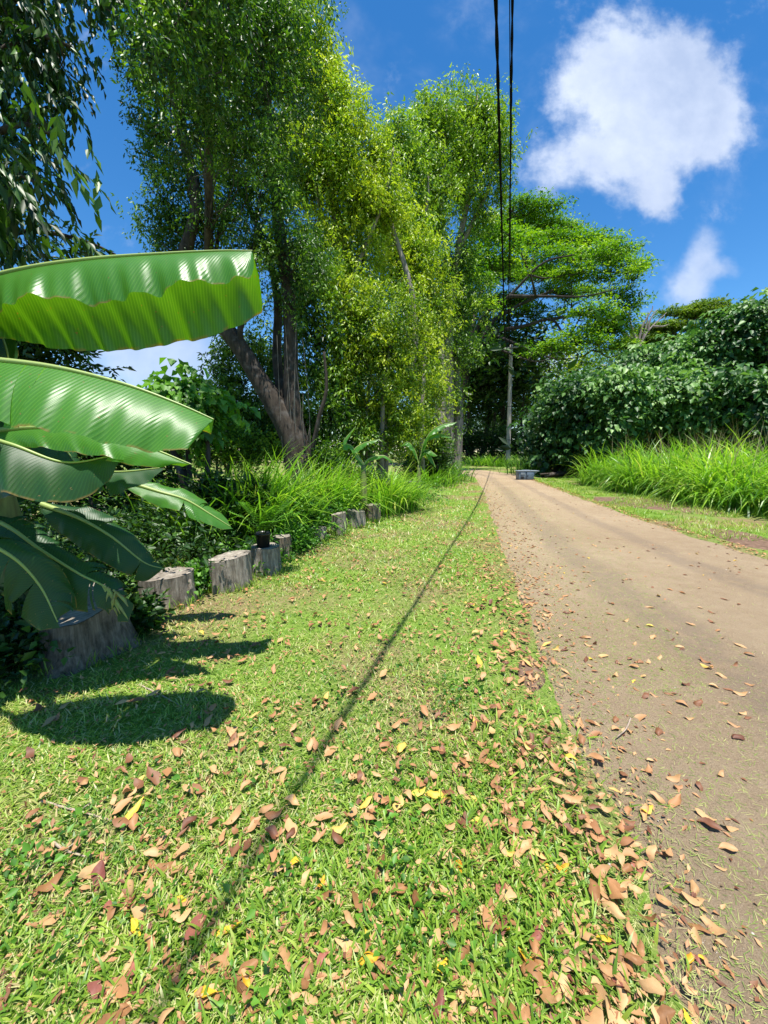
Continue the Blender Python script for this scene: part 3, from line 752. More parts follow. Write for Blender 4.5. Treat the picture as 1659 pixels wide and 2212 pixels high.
# ================================================================== RIGHT THICKET (broad grey-green leaves)
hg = 'broad-leaved bushes behind the tall grass'
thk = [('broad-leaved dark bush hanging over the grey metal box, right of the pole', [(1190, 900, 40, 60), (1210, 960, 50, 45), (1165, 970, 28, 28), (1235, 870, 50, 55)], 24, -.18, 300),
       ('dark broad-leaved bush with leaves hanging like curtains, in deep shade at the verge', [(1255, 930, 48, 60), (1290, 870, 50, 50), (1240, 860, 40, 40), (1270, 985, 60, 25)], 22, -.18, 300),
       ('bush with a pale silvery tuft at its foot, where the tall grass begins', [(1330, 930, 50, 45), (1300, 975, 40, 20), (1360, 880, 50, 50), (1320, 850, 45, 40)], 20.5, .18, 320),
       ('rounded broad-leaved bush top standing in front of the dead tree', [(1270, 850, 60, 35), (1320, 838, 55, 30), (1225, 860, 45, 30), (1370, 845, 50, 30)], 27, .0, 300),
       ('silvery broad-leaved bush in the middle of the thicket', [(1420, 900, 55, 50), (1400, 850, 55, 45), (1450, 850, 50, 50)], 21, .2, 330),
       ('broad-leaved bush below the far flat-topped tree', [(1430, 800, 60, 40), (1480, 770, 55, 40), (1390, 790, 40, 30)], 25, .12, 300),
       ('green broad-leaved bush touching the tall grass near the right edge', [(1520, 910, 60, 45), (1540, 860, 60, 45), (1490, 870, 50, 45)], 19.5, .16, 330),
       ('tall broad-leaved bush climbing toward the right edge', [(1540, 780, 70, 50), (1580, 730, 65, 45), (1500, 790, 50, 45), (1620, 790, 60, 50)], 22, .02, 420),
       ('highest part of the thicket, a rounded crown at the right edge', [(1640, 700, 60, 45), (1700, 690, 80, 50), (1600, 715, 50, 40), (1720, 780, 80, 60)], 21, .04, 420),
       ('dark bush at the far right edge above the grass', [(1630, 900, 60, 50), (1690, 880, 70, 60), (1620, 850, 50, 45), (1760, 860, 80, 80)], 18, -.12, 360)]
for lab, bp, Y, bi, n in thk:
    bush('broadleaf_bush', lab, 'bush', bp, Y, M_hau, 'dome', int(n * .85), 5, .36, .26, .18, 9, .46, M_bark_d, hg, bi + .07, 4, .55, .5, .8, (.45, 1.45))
# darkness inside the thicket: inner stems and shaded leaves
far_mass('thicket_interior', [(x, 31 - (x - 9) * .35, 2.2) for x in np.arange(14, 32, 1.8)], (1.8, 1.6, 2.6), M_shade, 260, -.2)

# ================================================================== GRASSES
def blades(pos, length, width, yaw, lean, curl, tint, segs=3):
    """ribbons bending over; arrays of n"""
    n = len(pos); s = np.linspace(0, 1, segs + 1)
    dx, dy = np.cos(yaw), np.sin(yaw)
    a = lean[:, None] + curl[:, None] * s[None]            # angle from vertical
    step = length[:, None] / segs
    hor = np.concatenate([np.zeros((n, 1)), np.cumsum(np.sin(a[:, :-1]) * step, 1)], 1)
    ver = np.concatenate([np.zeros((n, 1)), np.cumsum(np.cos(a[:, :-1]) * step, 1)], 1)
    c = pos[:, None, :] + np.stack([hor * dx[:, None], hor * dy[:, None], ver], -1)
    wd = width[:, None] * np.minimum(1, 1.5 * (1 - s) ** .7)[None] * .5
    tw = yaw + rng.normal(size=n) * .5
    side = np.stack([-np.sin(tw), np.cos(tw), np.zeros(n)], -1)[:, None, :]
    Lf = c[:, :-1] - side * wd[:, :-1, None]; Rt = c[:, :-1] + side * wd[:, :-1, None]
    V = np.concatenate([Lf, Rt, c[:, -1:]], 1)             # n, 2*segs+1
    k = 2 * segs + 1; b = (np.arange(n) * k)[:, None]
    q = []
    for i in range(segs - 1): q.append(np.concatenate([b + i, b + i + 1, b + segs + i + 1, b + segs + i], 1))
    tri = np.concatenate([b + segs - 1, b + 2 * segs, b + 2 * segs - 1], 1)
    return V.reshape(-1, 3), [np.concatenate(q), tri] if q else [tri], np.repeat(np.clip(tint, 0, 1), k)

def fbm(x, y, s):
    return np.array([mnoise.fractal(Vector((a * s, b * s, .3)), 1.0, 2.0, 3) for a, b in zip(x, y)])

def lawn(name, n, y0, y1, L, Wd, mat, seg=2, xpad=.3, thin=None):
    u = rng.random(n)
    y = np.exp(np.log(y0) + u * (np.log(y1) - np.log(y0))) if y0 > 0 else rng.uniform(y0, y1, n)
    # density per area roughly ~1/y
    half = 1.05 * y + .5
    x = -half + rng.random(n) * 2 * half
    le = left_edge(y); lp = left_plants(y)
    nz_ = fbm(x, y, 2.2); nz2 = fbm(x, y, 9)
    ed = le - np.interp(y, [.8, 1.5, 3, 6], [.25, .19, .13, .06]) + .12 * nz_ + .12 * nz2
    keep = (x < ed) & (x > lp - 1.2 - .1 * y)
    dist = ed - x
    keep &= (rng.random(n) < np.clip(dist / .35, .25, 1))
    keep &= (rng.random(n) < 1.0 - .55 * (nz2 > .22))
    x, y, nz_, nz2 = x[keep], y[keep], nz_[keep], nz2[keep]; m = len(x)
    pos = np.stack([x, y, gz(x, y) - .004], -1)
    t = .38 + .26 * nz_ + .16 * nz2 + rng.normal(size=m) * .2
    t = np.where(rng.random(m) < .17, rng.uniform(.76, 1, m), t)
    l_ = L * rng.uniform(.55, 1.3, m) * (1 + .35 * nz_)
    if thin is not None: l_ *= np.interp(y, [y0, y1], thin)
    return blades(pos, l_, Wd * rng.uniform(.7, 1.3, m) * (1 if thin is None else np.interp(y, [y0, y1], thin)), rng.uniform(0, 6.28, m), rng.uniform(.5, 1.3, m), rng.uniform(.2, .9, m), t, seg)
B = Bag()
B.add(*lawn('a', 104000, .55, 4.2, .050, .0060, M_lawn, 2))
B.add(*lawn('b', 54000, .55, 3.0, .034, .0042, M_lawn, 2))
B.add(*lawn('c', 76000, 4.0, 11, .057, .0105, M_lawn, 2, thin=(1, 1.7)))
B.add(*lawn('d', 44000, 10, 30, .09, .018, M_lawn, 2, thin=(1, 2.0)))
V, Fs, T = B.get()
tag(link('lawn_grass', mesh('lawn_grass', V, Fs, T), M_lawn), 'mown bright green lawn grass along the left of the road', 'grass', kind='stuff')
# behind the camera and beside it, sparse, for other views
# lush broader blades near the bottom right corner of the lawn
def tufts(n, cx, cy, sx, sy, L, Wd, tmid, lean=(.2, 1.0), curl=(.4, 1.4), seg=3):
    x = cx + rng.normal(size=n) * sx; y = cy + rng.normal(size=n) * sy
    pos = np.stack([x, y, gz(x, y) - .005], -1)
    return blades(pos, L * rng.uniform(.6, 1.3, n), Wd * rng.uniform(.7, 1.3, n), rng.uniform(0, 6.28, n), rng.uniform(*lean, n), rng.uniform(*curl, n), tmid + rng.normal(size=n) * .15, seg)
B = Bag()
for cpx, cpy, n_, L_t in [(950, 2000, 500, .07), (1030, 2100, 600, .075), (1100, 2150, 400, .075), (900, 1900, 400, .065), (1050, 1740, 500, .09), (1120, 1830, 350, .075), (1120, 1600, 300, .09),
                          (1140, 1960, 400, .075), (200, 2100, 500, .07), (500, 2150, 500, .07), (700, 2000, 500, .07), (1080, 1900, 600, .085)]:
    g = G(cpx, cpy); k = .10 + .05 * g[1]
    B.add(*tufts(n_, g[0], g[1], k, k, L_t, .0095, .38))
V, Fs, T = B.get()
keep = None
tag(link('lush_grass', mesh('lush_grass', V, Fs, T), M_lawn), 'broader fresh grass blades in the near lawn by the road edge', 'grass', kind='stuff')

# right verge: short grass between the road and the tall grass
n = 40000
y = rng.uniform(3, 26, n); re = right_edge(y); x = re + rng.random(n) ** 1.2 * np.interp(y, [3, 10, 26], [5.5, 4.0, 1.5])
nzv = fbm(x, y, .9); k = (nzv > -.22) | (x - re > 2.6)
k &= ~((x - re < .1) & (rng.random(n) < .5))
x, y, nzv = x[k], y[k], nzv[k]; m = len(x)
V, Fs, T = blades(np.stack([x, y, gz(x, y)], -1), rng.uniform(.05, .13, m) * (1 + np.clip(x - right_edge(y) - 1.4, 0, 2) * .7), np.interp(y, [3, 26], [.009, .024]) * rng.uniform(.7, 1.2, m),
                  rng.uniform(0, 6.28, m), rng.uniform(.3, 1.1, m), rng.uniform(.2, .9, m), .42 + .35 * nzv + rng.normal(size=m) * .17, 2)
tag(link('verge_grass', mesh('verge_grass', V, Fs, T), M_lawn), 'short uneven grass on the right verge', 'grass', kind='stuff')

# tall grass bank on the right
tg_px = [(1262, 1010, 18.5), (1659, 1130, 8.6)]
n = 13000
u = rng.random(n); v = rng.random(n)
A0, A1 = np.array([9.3, 17.4]), np.array([8.7, 8.0])       # front line of the bank
A2 = np.array([9.6, 4.0])
s = u * 2
front = np.where((s < 1.35)[:, None], A0 + (A1 - A0) * (s / 1.35)[:, None], A1 + (A2 - A1) * ((s - 1.35) / .65)[:, None])
depth = v ** 1.3 * 6.0
x = front[:, 0] + depth * .93 + rng.normal(size=n) * .15 + .35 * np.sin(front[:, 1] * 1.7); y = front[:, 1] + depth * .38 + rng.normal(size=n) * .2
hh = np.clip(.55 + depth * .85, .5, 1.0) * np.interp(y, [4, 9, 14, 19], [1.5, 1.62, 1.85, 1.7])
V, Fs, T = blades(np.stack([x, y, gz(x, y)], -1), hh * rng.uniform(.8, 1.4, n) * (1 + .3 * fbm(x, y, 1.1)), rng.uniform(.024, .052, n), np.pi + .5 + rng.normal(size=n) * 1.5,
                  np.abs(rng.normal(size=n)) * .42, rng.uniform(.9, 3.1, n), .46 + .25 * fbm(x, y, .8) + rng.normal(size=n) * .22, 5)
tag(link('tall_grass_bank', mesh('tall_grass_bank', V, Fs, T), M_tall), 'bank of tall arching bright green grass along the right verge', 'grass', kind='stuff')
n = 420
x = rng.uniform(9.3, 15, n); y = rng.uniform(8, 17, n)
V, Fs, T = blades(np.stack([x, y, gz(x, y)], -1), rng.uniform(2.0, 2.7, n), np.full(n, .012), rng.uniform(0, 6.28, n), rng.uniform(.05, .3, n), rng.uniform(.1, .6, n), rng.random(n), 4)
tag(link('grass_seed_stalks', mesh('grass_seed_stalks', V, Fs, T), M_straw), 'thin brown seed stalks rising above the tall grass', 'grass', kind='stuff')

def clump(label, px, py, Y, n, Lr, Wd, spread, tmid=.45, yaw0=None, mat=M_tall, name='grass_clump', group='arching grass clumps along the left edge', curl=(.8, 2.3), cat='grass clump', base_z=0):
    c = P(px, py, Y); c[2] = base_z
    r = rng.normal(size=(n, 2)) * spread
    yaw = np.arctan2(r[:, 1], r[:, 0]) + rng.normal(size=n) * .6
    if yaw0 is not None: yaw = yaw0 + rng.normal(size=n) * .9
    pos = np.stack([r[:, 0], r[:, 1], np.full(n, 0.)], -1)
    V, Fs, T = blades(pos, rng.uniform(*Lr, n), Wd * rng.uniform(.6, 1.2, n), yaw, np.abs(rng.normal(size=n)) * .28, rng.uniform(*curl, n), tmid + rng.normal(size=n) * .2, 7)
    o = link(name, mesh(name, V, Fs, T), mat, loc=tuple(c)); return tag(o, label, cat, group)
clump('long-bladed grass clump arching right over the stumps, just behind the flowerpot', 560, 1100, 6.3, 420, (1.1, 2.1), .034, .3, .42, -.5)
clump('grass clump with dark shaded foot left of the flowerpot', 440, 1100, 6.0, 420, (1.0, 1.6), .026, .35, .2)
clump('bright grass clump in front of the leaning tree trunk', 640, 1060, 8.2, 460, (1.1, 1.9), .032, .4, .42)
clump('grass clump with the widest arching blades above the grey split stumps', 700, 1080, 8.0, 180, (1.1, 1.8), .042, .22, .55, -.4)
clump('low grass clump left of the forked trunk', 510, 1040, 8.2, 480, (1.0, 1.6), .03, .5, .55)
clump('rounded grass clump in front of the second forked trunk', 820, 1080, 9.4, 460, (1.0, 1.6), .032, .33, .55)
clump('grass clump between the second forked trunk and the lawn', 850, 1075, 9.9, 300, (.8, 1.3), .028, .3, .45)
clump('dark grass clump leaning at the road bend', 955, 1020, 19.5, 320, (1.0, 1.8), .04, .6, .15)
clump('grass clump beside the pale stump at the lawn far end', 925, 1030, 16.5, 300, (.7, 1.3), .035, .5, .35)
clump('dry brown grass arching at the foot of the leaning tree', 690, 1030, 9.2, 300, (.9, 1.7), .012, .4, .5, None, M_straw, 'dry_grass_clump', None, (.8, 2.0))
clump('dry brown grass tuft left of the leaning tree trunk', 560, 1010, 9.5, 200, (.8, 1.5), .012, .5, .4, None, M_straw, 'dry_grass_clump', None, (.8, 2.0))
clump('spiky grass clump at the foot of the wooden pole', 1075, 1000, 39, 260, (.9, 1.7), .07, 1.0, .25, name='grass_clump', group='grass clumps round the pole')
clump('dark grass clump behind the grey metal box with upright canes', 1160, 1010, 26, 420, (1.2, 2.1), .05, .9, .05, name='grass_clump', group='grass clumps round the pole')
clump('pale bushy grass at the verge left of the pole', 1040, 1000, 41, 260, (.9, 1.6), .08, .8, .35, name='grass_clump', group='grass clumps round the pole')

# ================================================================== LOW WEEDS and shrubs at the left edge
def weeds(name, label, area, n, L, Wd, mat, h=(.05, .5), kind='stuff'):
    ii = rng.integers(0, len(area), n); A = np.array(area, float)[ii]
    pp = A[:, :3] + rng.normal(size=(n, 3)) * A[:, 3:6]
    pp[:, 2] = np.abs(pp[:, 2]) + .03
    V, Fc, T = stamp(tpl('bushy', 9, L, Wd, .12), pp, rng.uniform(0, 6.28, n), rng.normal(size=n) * .4, rng.uniform(.6, 1.4, n), rng.uniform(.2, .8, n))
    tag(link(name, mesh(name, V, Fc, T), mat), label, 'ground cover', kind='stuff')
def ar(px, py, Y, sx, sy, sz, z=0.1):
    c = P(px, py, Y); return (c[0], c[1], z, sx, sy, sz)
weeds('undergrowth', 'low leafy weeds round the stumps', [ar(640, 1200, 5.7, .12, .2, .12), ar(650, 1170, 6.6, .2, .3, .22), ar(620, 1150, 6.4, .35, .35, .3), ar(560, 1250, 4.9, .15, .2, .08),
     ar(700, 1140, 7.6, .3, .2, .2), ar(430, 1300, 4.0, .05, .12, .05), ar(780, 1110, 9.2, .3, .2, .15), ar(560, 1120, 7.5, .6, .6, .35), ar(900, 1070, 12, .4, .8, .25),
     ar(950, 1035, 19, .5, 1.5, .4)], 2600, .055, .036, M_weed)
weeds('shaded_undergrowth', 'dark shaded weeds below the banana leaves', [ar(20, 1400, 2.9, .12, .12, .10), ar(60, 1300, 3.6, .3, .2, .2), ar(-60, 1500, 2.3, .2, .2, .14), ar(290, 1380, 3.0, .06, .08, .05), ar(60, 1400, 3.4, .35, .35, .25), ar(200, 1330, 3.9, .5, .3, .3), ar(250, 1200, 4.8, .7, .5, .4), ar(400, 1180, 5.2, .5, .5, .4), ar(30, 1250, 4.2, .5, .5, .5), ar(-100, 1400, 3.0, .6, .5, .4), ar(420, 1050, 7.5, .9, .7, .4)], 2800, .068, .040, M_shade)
weeds('lawn_weeds', 'small broad weeds in the mown lawn', [ar(x_, y_, G(x_, y_)[1], .12, .12, .006, .0) for x_, y_ in [(300, 1800), (620, 1700), (60, 1900), (760, 1560), (540, 2060), (900, 1960), (430, 1640), (150, 2080), (980, 1500), (840, 1780)]], 95, .028, .020, M_weed)
sg = 'leafy shrubs along the left edge'
bush('leafy_shrub', 'low dark shrub casting shade on the lawn between the grey stumps and the pale stump', 'shrub', [(845, 1090, 26, 24), (870, 1100, 20, 18), (800, 1075, 30, 26), (830, 1060, 30, 20)], 9.6, M_shade, 'bushy', 170, 6, .07, .06, .03, 9, .12, group=sg, stems=3)
bush('leafy_shrub', 'shrub with small leaves between the two clumps of arching grass', 'shrub', [(750, 1040, 50, 45), (700, 1000, 40, 35), (790, 1040, 35, 25)], 9.8, M_eu_dark, 'bushy', 240, 6, .12, .08, .04, 9, .16, group=sg, stems=4, bias=.05)
bush('leafy_shrub', 'large-leaved shrub with star-shaped bright leaves behind the second banana leaf', 'shrub', [(330, 862, 45, 14), (400, 858, 50, 16), (440, 880, 35, 26), (400, 930, 50, 36)], 6.4, M_weed, 'dome', 70, 5, .14, .15, .12, 8, .2, group=sg, stems=5, bias=.15)
bush('leafy_shrub', 'dark shrub low behind the banana plant at the left', 'shrub', [(60, 880, 110, 60), (180, 960, 90, 60), (320, 1010, 80, 50), (150, 1090, 120, 70), (330, 1110, 70, 60)], 7.0, M_shade, 'bushy', 300, 5, .17, .13, .08, 9, .2, group=sg, stems=5, bias=-.05)
bush('leafy_shrub', 'green shrub at the road bend below the small banana plants', 'shrub', [(905, 1000, 40, 40), (950, 990, 30, 40), (930, 960, 30, 30)], 17.5, M_eu_dark, 'bushy', 240, 6, .2, .14, .07, 9, .26, group=sg, stems=4)
bush('leafy_shrub', 'shrub with yellowish tips between the leaning trunk and the low sky', 'shrub', [(470, 960, 50, 45), (540, 980, 50, 40), (420, 980, 40, 40)], 10.8, M_eu_mid, 'bushy', 240, 6, .15, .1, .05, 9, .2, group=sg, stems=4)
bush('leafy_shrub', 'dark shaded shrub directly behind the row of near stumps', 'shrub', [(380, 1150, 50, 40), (460, 1130, 50, 40), (300, 1180, 60, 40), (520, 1110, 40, 30)], 6.2, M_shade, 'bushy', 230, 6, .1, .09, .05, 9, .16, group=sg, stems=5, bias=-.1)
bush('leafy_shrub', 'small-leaved light green shrub beside the flowerpot', 'shrub', [(640, 1110, 36, 30), (600, 1090, 36, 30), (680, 1120, 28, 22)], 6.7, M_weed, 'bushy', 190, 6, .07, .055, .032, 9, .12, group=sg, stems=4, bias=.0)
bush('leafy_shrub', 'shrub with dark oval leaves left of the flowerpot', 'shrub', [(500, 1090, 40, 36), (450, 1060, 40, 30), (540, 1080, 30, 30)], 5.9, M_shade, 'bushy', 210, 6, .08, .08, .045, 9, .14, group=sg, stems=4, bias=.1)
bush('leafy_shrub', 'tangled dark shrub at the left edge below the banana leaves', 'shrub', [(40, 1230, 90, 70), (-60, 1150, 120, 100), (-80, 1330, 120, 90), (60, 1340, 60, 40)], 4.2, M_shade, 'bushy', 230, 6, .1, .08, .04, 9, .16, group=sg, stems=5, bias=-.15)

# ================================================================== LEFT OVERHANGING TREE (big dark leaves)
base = np.array([-5.6, 4.4, 0.])
rt = thing('overhanging_tree', 'dark broad-leaved tree overhanging from the left edge, leaves hanging against the sky', 'tree', base)
YL = 4.6
lL = [[base, P(-190, 900, 4.6), P(-170, 600, 4.7), P(-120, 300, 4.8), P(-60, 60, 4.8), P(-20, -120, 4.8)],
      [P(-150, 480, 4.7), P(-60, 330, 4.6), P(40, 270, 4.5), P(110, 290, 4.4)], [P(-100, 250, 4.8), P(0, 120, 4.6), P(90, 80, 4.5), P(150, 100, 4.4)],
      [P(-170, 650, 4.7), P(-80, 540, 5.2), P(60, 500, 5.4), P(180, 520, 5.6), P(250, 550, 5.7)], [P(-180, 800, 4.7), P(-60, 740, 5.2), P(100, 700, 5.4), P(200, 740, 5.6)],
      [P(-60, 60, 4.8), P(60, -20, 4.7), P(170, -30, 4.6)], [P(-160, 560, 4.7), P(-60, 420, 4.5), P(30, 380, 4.4), P(90, 400, 4.4)]]
for k, p_ in enumerate(lL): limb(rt, p_, [.2, .17, .12, .06] if k == 0 else [.05, .03, .012], M_bark_d, 'trunk' if k == 0 else 'branch', 8, 18)
bl = blobs_px([(-20, 60, 120, 110, 4.7), (60, 100, 90, 100, 4.5), (-40, 250, 110, 110, 4.7), (70, 230, 60, 50, 4.5), (-60, 430, 100, 110, 4.7), (-30, 540, 70, 60, 4.7), (130, -40, 120, 50, 4.6),
               (200, -70, 100, 50, 4.7), (-20, -60, 160, 80, 4.7), (100, 380, 25, 20, 4.4), (20, 350, 40, 40, 4.5)], YL)
cc1 = crown(rt, bl, M_shade, 'hang', 330, 4, .10, .105, .042, 9, .27, .35, 1.0, -.05, .4)
crown(rt, [(np.array([-2.75, 2.1, 3.3]), np.array([.55, .6, .5])), (np.array([-3.0, 2.9, 3.6]), np.array([.6, .7, .6])), (np.array([-2.8, 1.6, 2.7]), np.array([.5, .5, .4]))], M_shade, 'hang', 190, 5, .12, .13, .05, 9, .3, .2, 1.0, -.05, .4, name='unseen_shade_boughs')  # foliage added out of view to shade the lower left ground
bl2 = blobs_px([(60, 540, 90, 20, 5.5), (190, 550, 60, 12, 5.6), (110, 490, 40, 16, 5.5), (60, 720, 90, 50, 5.4), (170, 730, 80, 40, 5.6), (110, 790, 90, 36, 5.6), (215, 800, 40, 20, 5.7), (-20, 650, 60, 60, 5.2), (30, 800, 90, 40, 5.5)], 5.5)
cc2 = crown(rt, bl2, M_shade, 'broad', 300, 3, .09, .12, .045, 8, .26, .3, .8, .02, .6, name='lower_foliage')
twigs(rt, skel_of(lL), np.vstack([cc1[::2], cc2[::2]]), M_bark_d, .008)

# ================================================================== BANANA PLANTS
def banana_material(name, base_c, hi, trans, sheen=.28):
    m, t = new_mat(name)
    u = attr(t, 'u'); v = attr(t, 'v')
    tc = t.node('ShaderNodeTexCoord')
    n = t.noise(tc.outputs['Object'], 5, 4)
    rib = t.m('SINE', t.m('MULTIPLY', t.m('ADD', u, t.m('MULTIPLY', v, .16)), 2 * math.pi / .017))
    rib2 = t.m('SINE', t.m('MULTIPLY', t.m('ADD', u, t.m('MULTIPLY', v, .16)), 2 * math.pi / .0043))
    hgt = t.m('ADD', t.m('ADD', rib, t.m('MULTIPLY', rib2, .3)), t.m('MULTIPLY', n, 1.5))
    c = t.mix(t.m('MULTIPLY', t.smooth(rib, .2, 1), .4), base_c, hi)
    c = t.mix(t.m('MULTIPLY', t.smooth(n, .5, .8), .35), c, hi)
    c = t.mix(t.m('MULTIPLY', t.m('MULTIPLY', t.smooth(v, .95, 1.0), .7), t.smooth(t.noise(tc.outputs['Object'], 14, 3), .46, .56)), c, (.28, .17, .06))
    c = t.mix(t.smooth(t.noise(tc.outputs['Object'], 60, 2), .70, .74), c, (.20, .15, .06))
    vein = t.noise(tc.outputs['Object'], 30, 3)
    tcol = t.mix(1.0, c, (2.9, 2.3, .25), 'MULTIPLY')
    finish(t, c, sheen, t.bump(hgt, .22, .0016), spec=.5, trans=trans, tcol=tcol)
    return m
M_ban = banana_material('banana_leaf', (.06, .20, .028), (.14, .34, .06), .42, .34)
M_ban_dark = banana_material('banana_leaf_shaded', (.018, .070, .018), (.035, .12, .03), .3, .42)  # same leaf in darker colours, shade painted into the lower leaves
M_rib, t_ = new_mat('banana_midrib'); finish(t_, (.34, .44, .13), .4, trans=.15)
M_stem, t_ = new_mat('banana_stem')
tc_ = t_.node('ShaderNodeTexCoord'); mp_ = t_.node('ShaderNodeMapping'); mp_.inputs['Scale'].default_value = (8, 8, .8); t_.l.new(tc_.outputs['Object'], mp_.inputs[0])
finish(t_, t_.ramp(t_.noise(mp_.outputs[0], 3, 5), [(.3, (.10, .10, .035)), (.7, (.22, .27, .08))]), .6)

def banana_leaf(root, mid, sideN, sideF, WN, WF, mat, label=None, wave=.03, seed=0, tears=0, nu=110, nv=14, droop=.25, tip=1.0, curlN=0.0, tail=.55, endk=1.0):
    r = np.random.default_rng(seed)
    M = catmull(mid, nu); Lc = np.r_[0, np.cumsum(np.linalg.norm(np.diff(M, axis=0), axis=1))]; Lt = Lc[-1]
    T = norm(np.gradient(M, axis=0)); tt = Lc / Lt
    prof = np.clip(np.sin(np.pi * np.clip(tt, 0, 1) ** .9 * endk), 0, 1) ** tail; prof[-1] = 0.02
    prof *= np.clip((1.0 - tt) / (.10 if endk == 1 else .03), .0, 1) ** .5
    Vs, Us, Vv, Qs, off = [], [], [], [], 0
    ph = r.uniform(0, 6.28, 6)
    for sgn, side, Wd in ((1, sideN, WN), (-1, sideF, WF)):
        if Wd <= 0: continue
        sd_ = np.array(side, float); sd_ = np.repeat(sd_[None], nu, 0) if sd_.ndim == 1 else catmull(sd_, nu)
        sd_ = norm(sd_ - (sd_ * T).sum(-1, keepdims=True) * T * .85)
        nrm = norm(np.cross(T, sd_)) * sgn
        nrm = np.where(nrm[:, 2:3] < 0, -nrm, nrm)
        cuts = np.sort(r.uniform(.12, .95, tears)) if tears else []
        cuts = np.r_[0, cuts, 1.0001] if len(cuts) else np.array([0, 1.0001])
        for ci in range(len(cuts) - 1):
            a, b = cuts[ci], cuts[ci + 1]
            nn = max(3, int(nu * (b - a))); ts = np.linspace(a + (.001 if ci else 0), min(b, 1) - (.001 if tears else 0), nn)
            mm = np.stack([np.interp(ts, tt, M[:, k]) for k in range(3)], 1); sdi = np.stack([np.interp(ts, tt, sd_[:, k]) for k in range(3)], 1)
            ni = np.stack([np.interp(ts, tt, nrm[:, k]) for k in range(3)], 1); pr = np.interp(ts, tt, prof); Ti = np.stack([np.interp(ts, tt, T[:, k]) for k in range(3)], 1)
            dr = droop * (1 + (r.uniform(-.5, 1.3) if tears else 0)); tw = r.uniform(-.06, .06) if tears else 0
            vv = np.linspace(0, 1, nv)
            wig = wave * (np.sin(ts * Lt * 9 + ph[0 if sgn > 0 else 3]) + .9 * np.sin(ts * Lt * 17 + 2 * np.sin(ts * Lt * 4) + ph[1 if sgn > 0 else 4]) + .5 * np.sin(ts * Lt * 37 + ph[2]) + .25 * np.sin(ts * Lt * 71 + ph[5]))
            lp = (mm[:, None, :] + sdi[:, None, :] * (pr * Wd)[:, None, None] * (vv * (1 - .12 * vv))[None, :, None]
                  + Ti[:, None, :] * (.22 * pr * Wd)[:, None, None] * (vv ** 1.0)[None, :, None]
                  + ni[:, None, :] * (wig[:, None] * (vv ** 1.6)[None, :] * np.clip(pr, .2, 1)[:, None])[..., None]
                  + np.array([0, 0, -1.])[None, None] * (dr * (pr * Wd)[:, None] * (vv ** 2)[None, :])[..., None]
                  + Ti[:, None, :] * (tw * (vv ** 2))[None, :, None])
            # lamina arches up a little next to the midrib
            lp += ni[:, None, :] * (.06 * (pr * Wd)[:, None] * np.sin(vv * np.pi)[None, :])[..., None]
            Vs.append(lp.reshape(-1, 3)); Us.append(np.repeat(ts * Lt, nv)); Vv.append(np.tile(vv, nn))
            i = np.arange(nn - 1)[:, None] * nv; j = np.arange(nv - 1)[None, :]
            Qs.append(np.stack([i + j, i + j + 1, i + j + 1 + nv, i + j + nv], -1).reshape(-1, 4) + off); off += nn * nv
    o = part('leaf', root, np.vstack(Vs), np.vstack(Qs), mat, smooth=True, extra={'u': np.concatenate(Us), 'v': np.concatenate(Vv)})
    if label: o['label'] = label
    rr = np.interp(tt, [0, .3, 1], [.020, .012, .003]) * tip
    V, Fs = tube(M + np.array([0, 0, .004]), rr, 7)
    part('midrib', root, V, Fs, M_rib, smooth=True, parent=o)
    return o
# near banana plant
bb = np.array([-3.0, 3.0, 0.])
rt = thing('banana_plant', 'large banana plant at the left edge with long glossy leaves reaching over the lawn', 'banana plant', bb)
stemtop = np.array([-2.9, 2.8, 1.75])
limb(rt, [bb, bb + [0.02, 0, .8], stemtop], [.13, .11, .07], M_stem, 'stem', 14, 12, .04)
# petioles
limb(rt, [stemtop, P(-190, 760, 2.5), P(-150, 660, 2.35), P(-60, 612, 2.2)], [.035, .025, .018], M_rib, 'petiole', 8)
mid1 = [P(-160, 660, 2.3), P(-60, 612, 2.25), P(60, 580, 2.2), P(200, 560, 2.2), P(350, 549, 2.22), P(470, 543, 2.25), P(545, 543, 2.28)]
banana_leaf(rt, mid1, (.05, -.52, -.80), (.05, .62, -.95), .25, .42, M_ban, 'long glossy leaf, upper half folded over its sunlit translucent underside', .026, 3, 0, 180, 18, .22, endk=.86)
mid2 = [P(-240, 800, 1.6), P(-100, 775, 1.6), P(0, 780, 1.6), P(130, 797, 1.62), P(270, 832, 1.65), P(380, 872, 1.68), P(462, 908, 1.7)]
limb(rt, [stemtop, P(-500, 800, 1.9), P(-240, 800, 1.6)], [.03, .02], M_rib, 'petiole', 8)
banana_leaf(rt, mid2, (.1, -.66, -.74), (.05, 1.0, -.28), .33, .24, M_ban, 'broad glossy leaf sloping down to the right', .018, 8, 2, 180, 18, .12, endk=.88)
mid3 = [P(-60, 940, 2.1), P(60, 925, 2.1), P(180, 930, 2.1), P(300, 960, 2.1), P(415, 1005, 2.1)]
banana_leaf(rt, mid3, (.1, -.5, -.6), (.1, .9, -.25), .14, .2, M_ban, 'leaf half hidden below the broad leaf', .015, 12, 1, 90, 12, .2)
mid4 = [P(-80, 1045, 2.5), P(60, 1028, 2.5), P(160, 1018, 2.55), P(260, 1020, 2.6), P(345, 1012, 2.65)]
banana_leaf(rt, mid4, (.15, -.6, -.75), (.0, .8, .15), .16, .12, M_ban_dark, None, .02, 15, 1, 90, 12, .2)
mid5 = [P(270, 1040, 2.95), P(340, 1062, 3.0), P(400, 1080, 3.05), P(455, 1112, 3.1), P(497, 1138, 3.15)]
banana_leaf(rt, mid5, (.05, -.5, -.55), (.25, .7, .35), .12, .13, M_ban, 'small torn leaf with a bright sunlit tip', .012, 18, 3, 80, 12, .15)
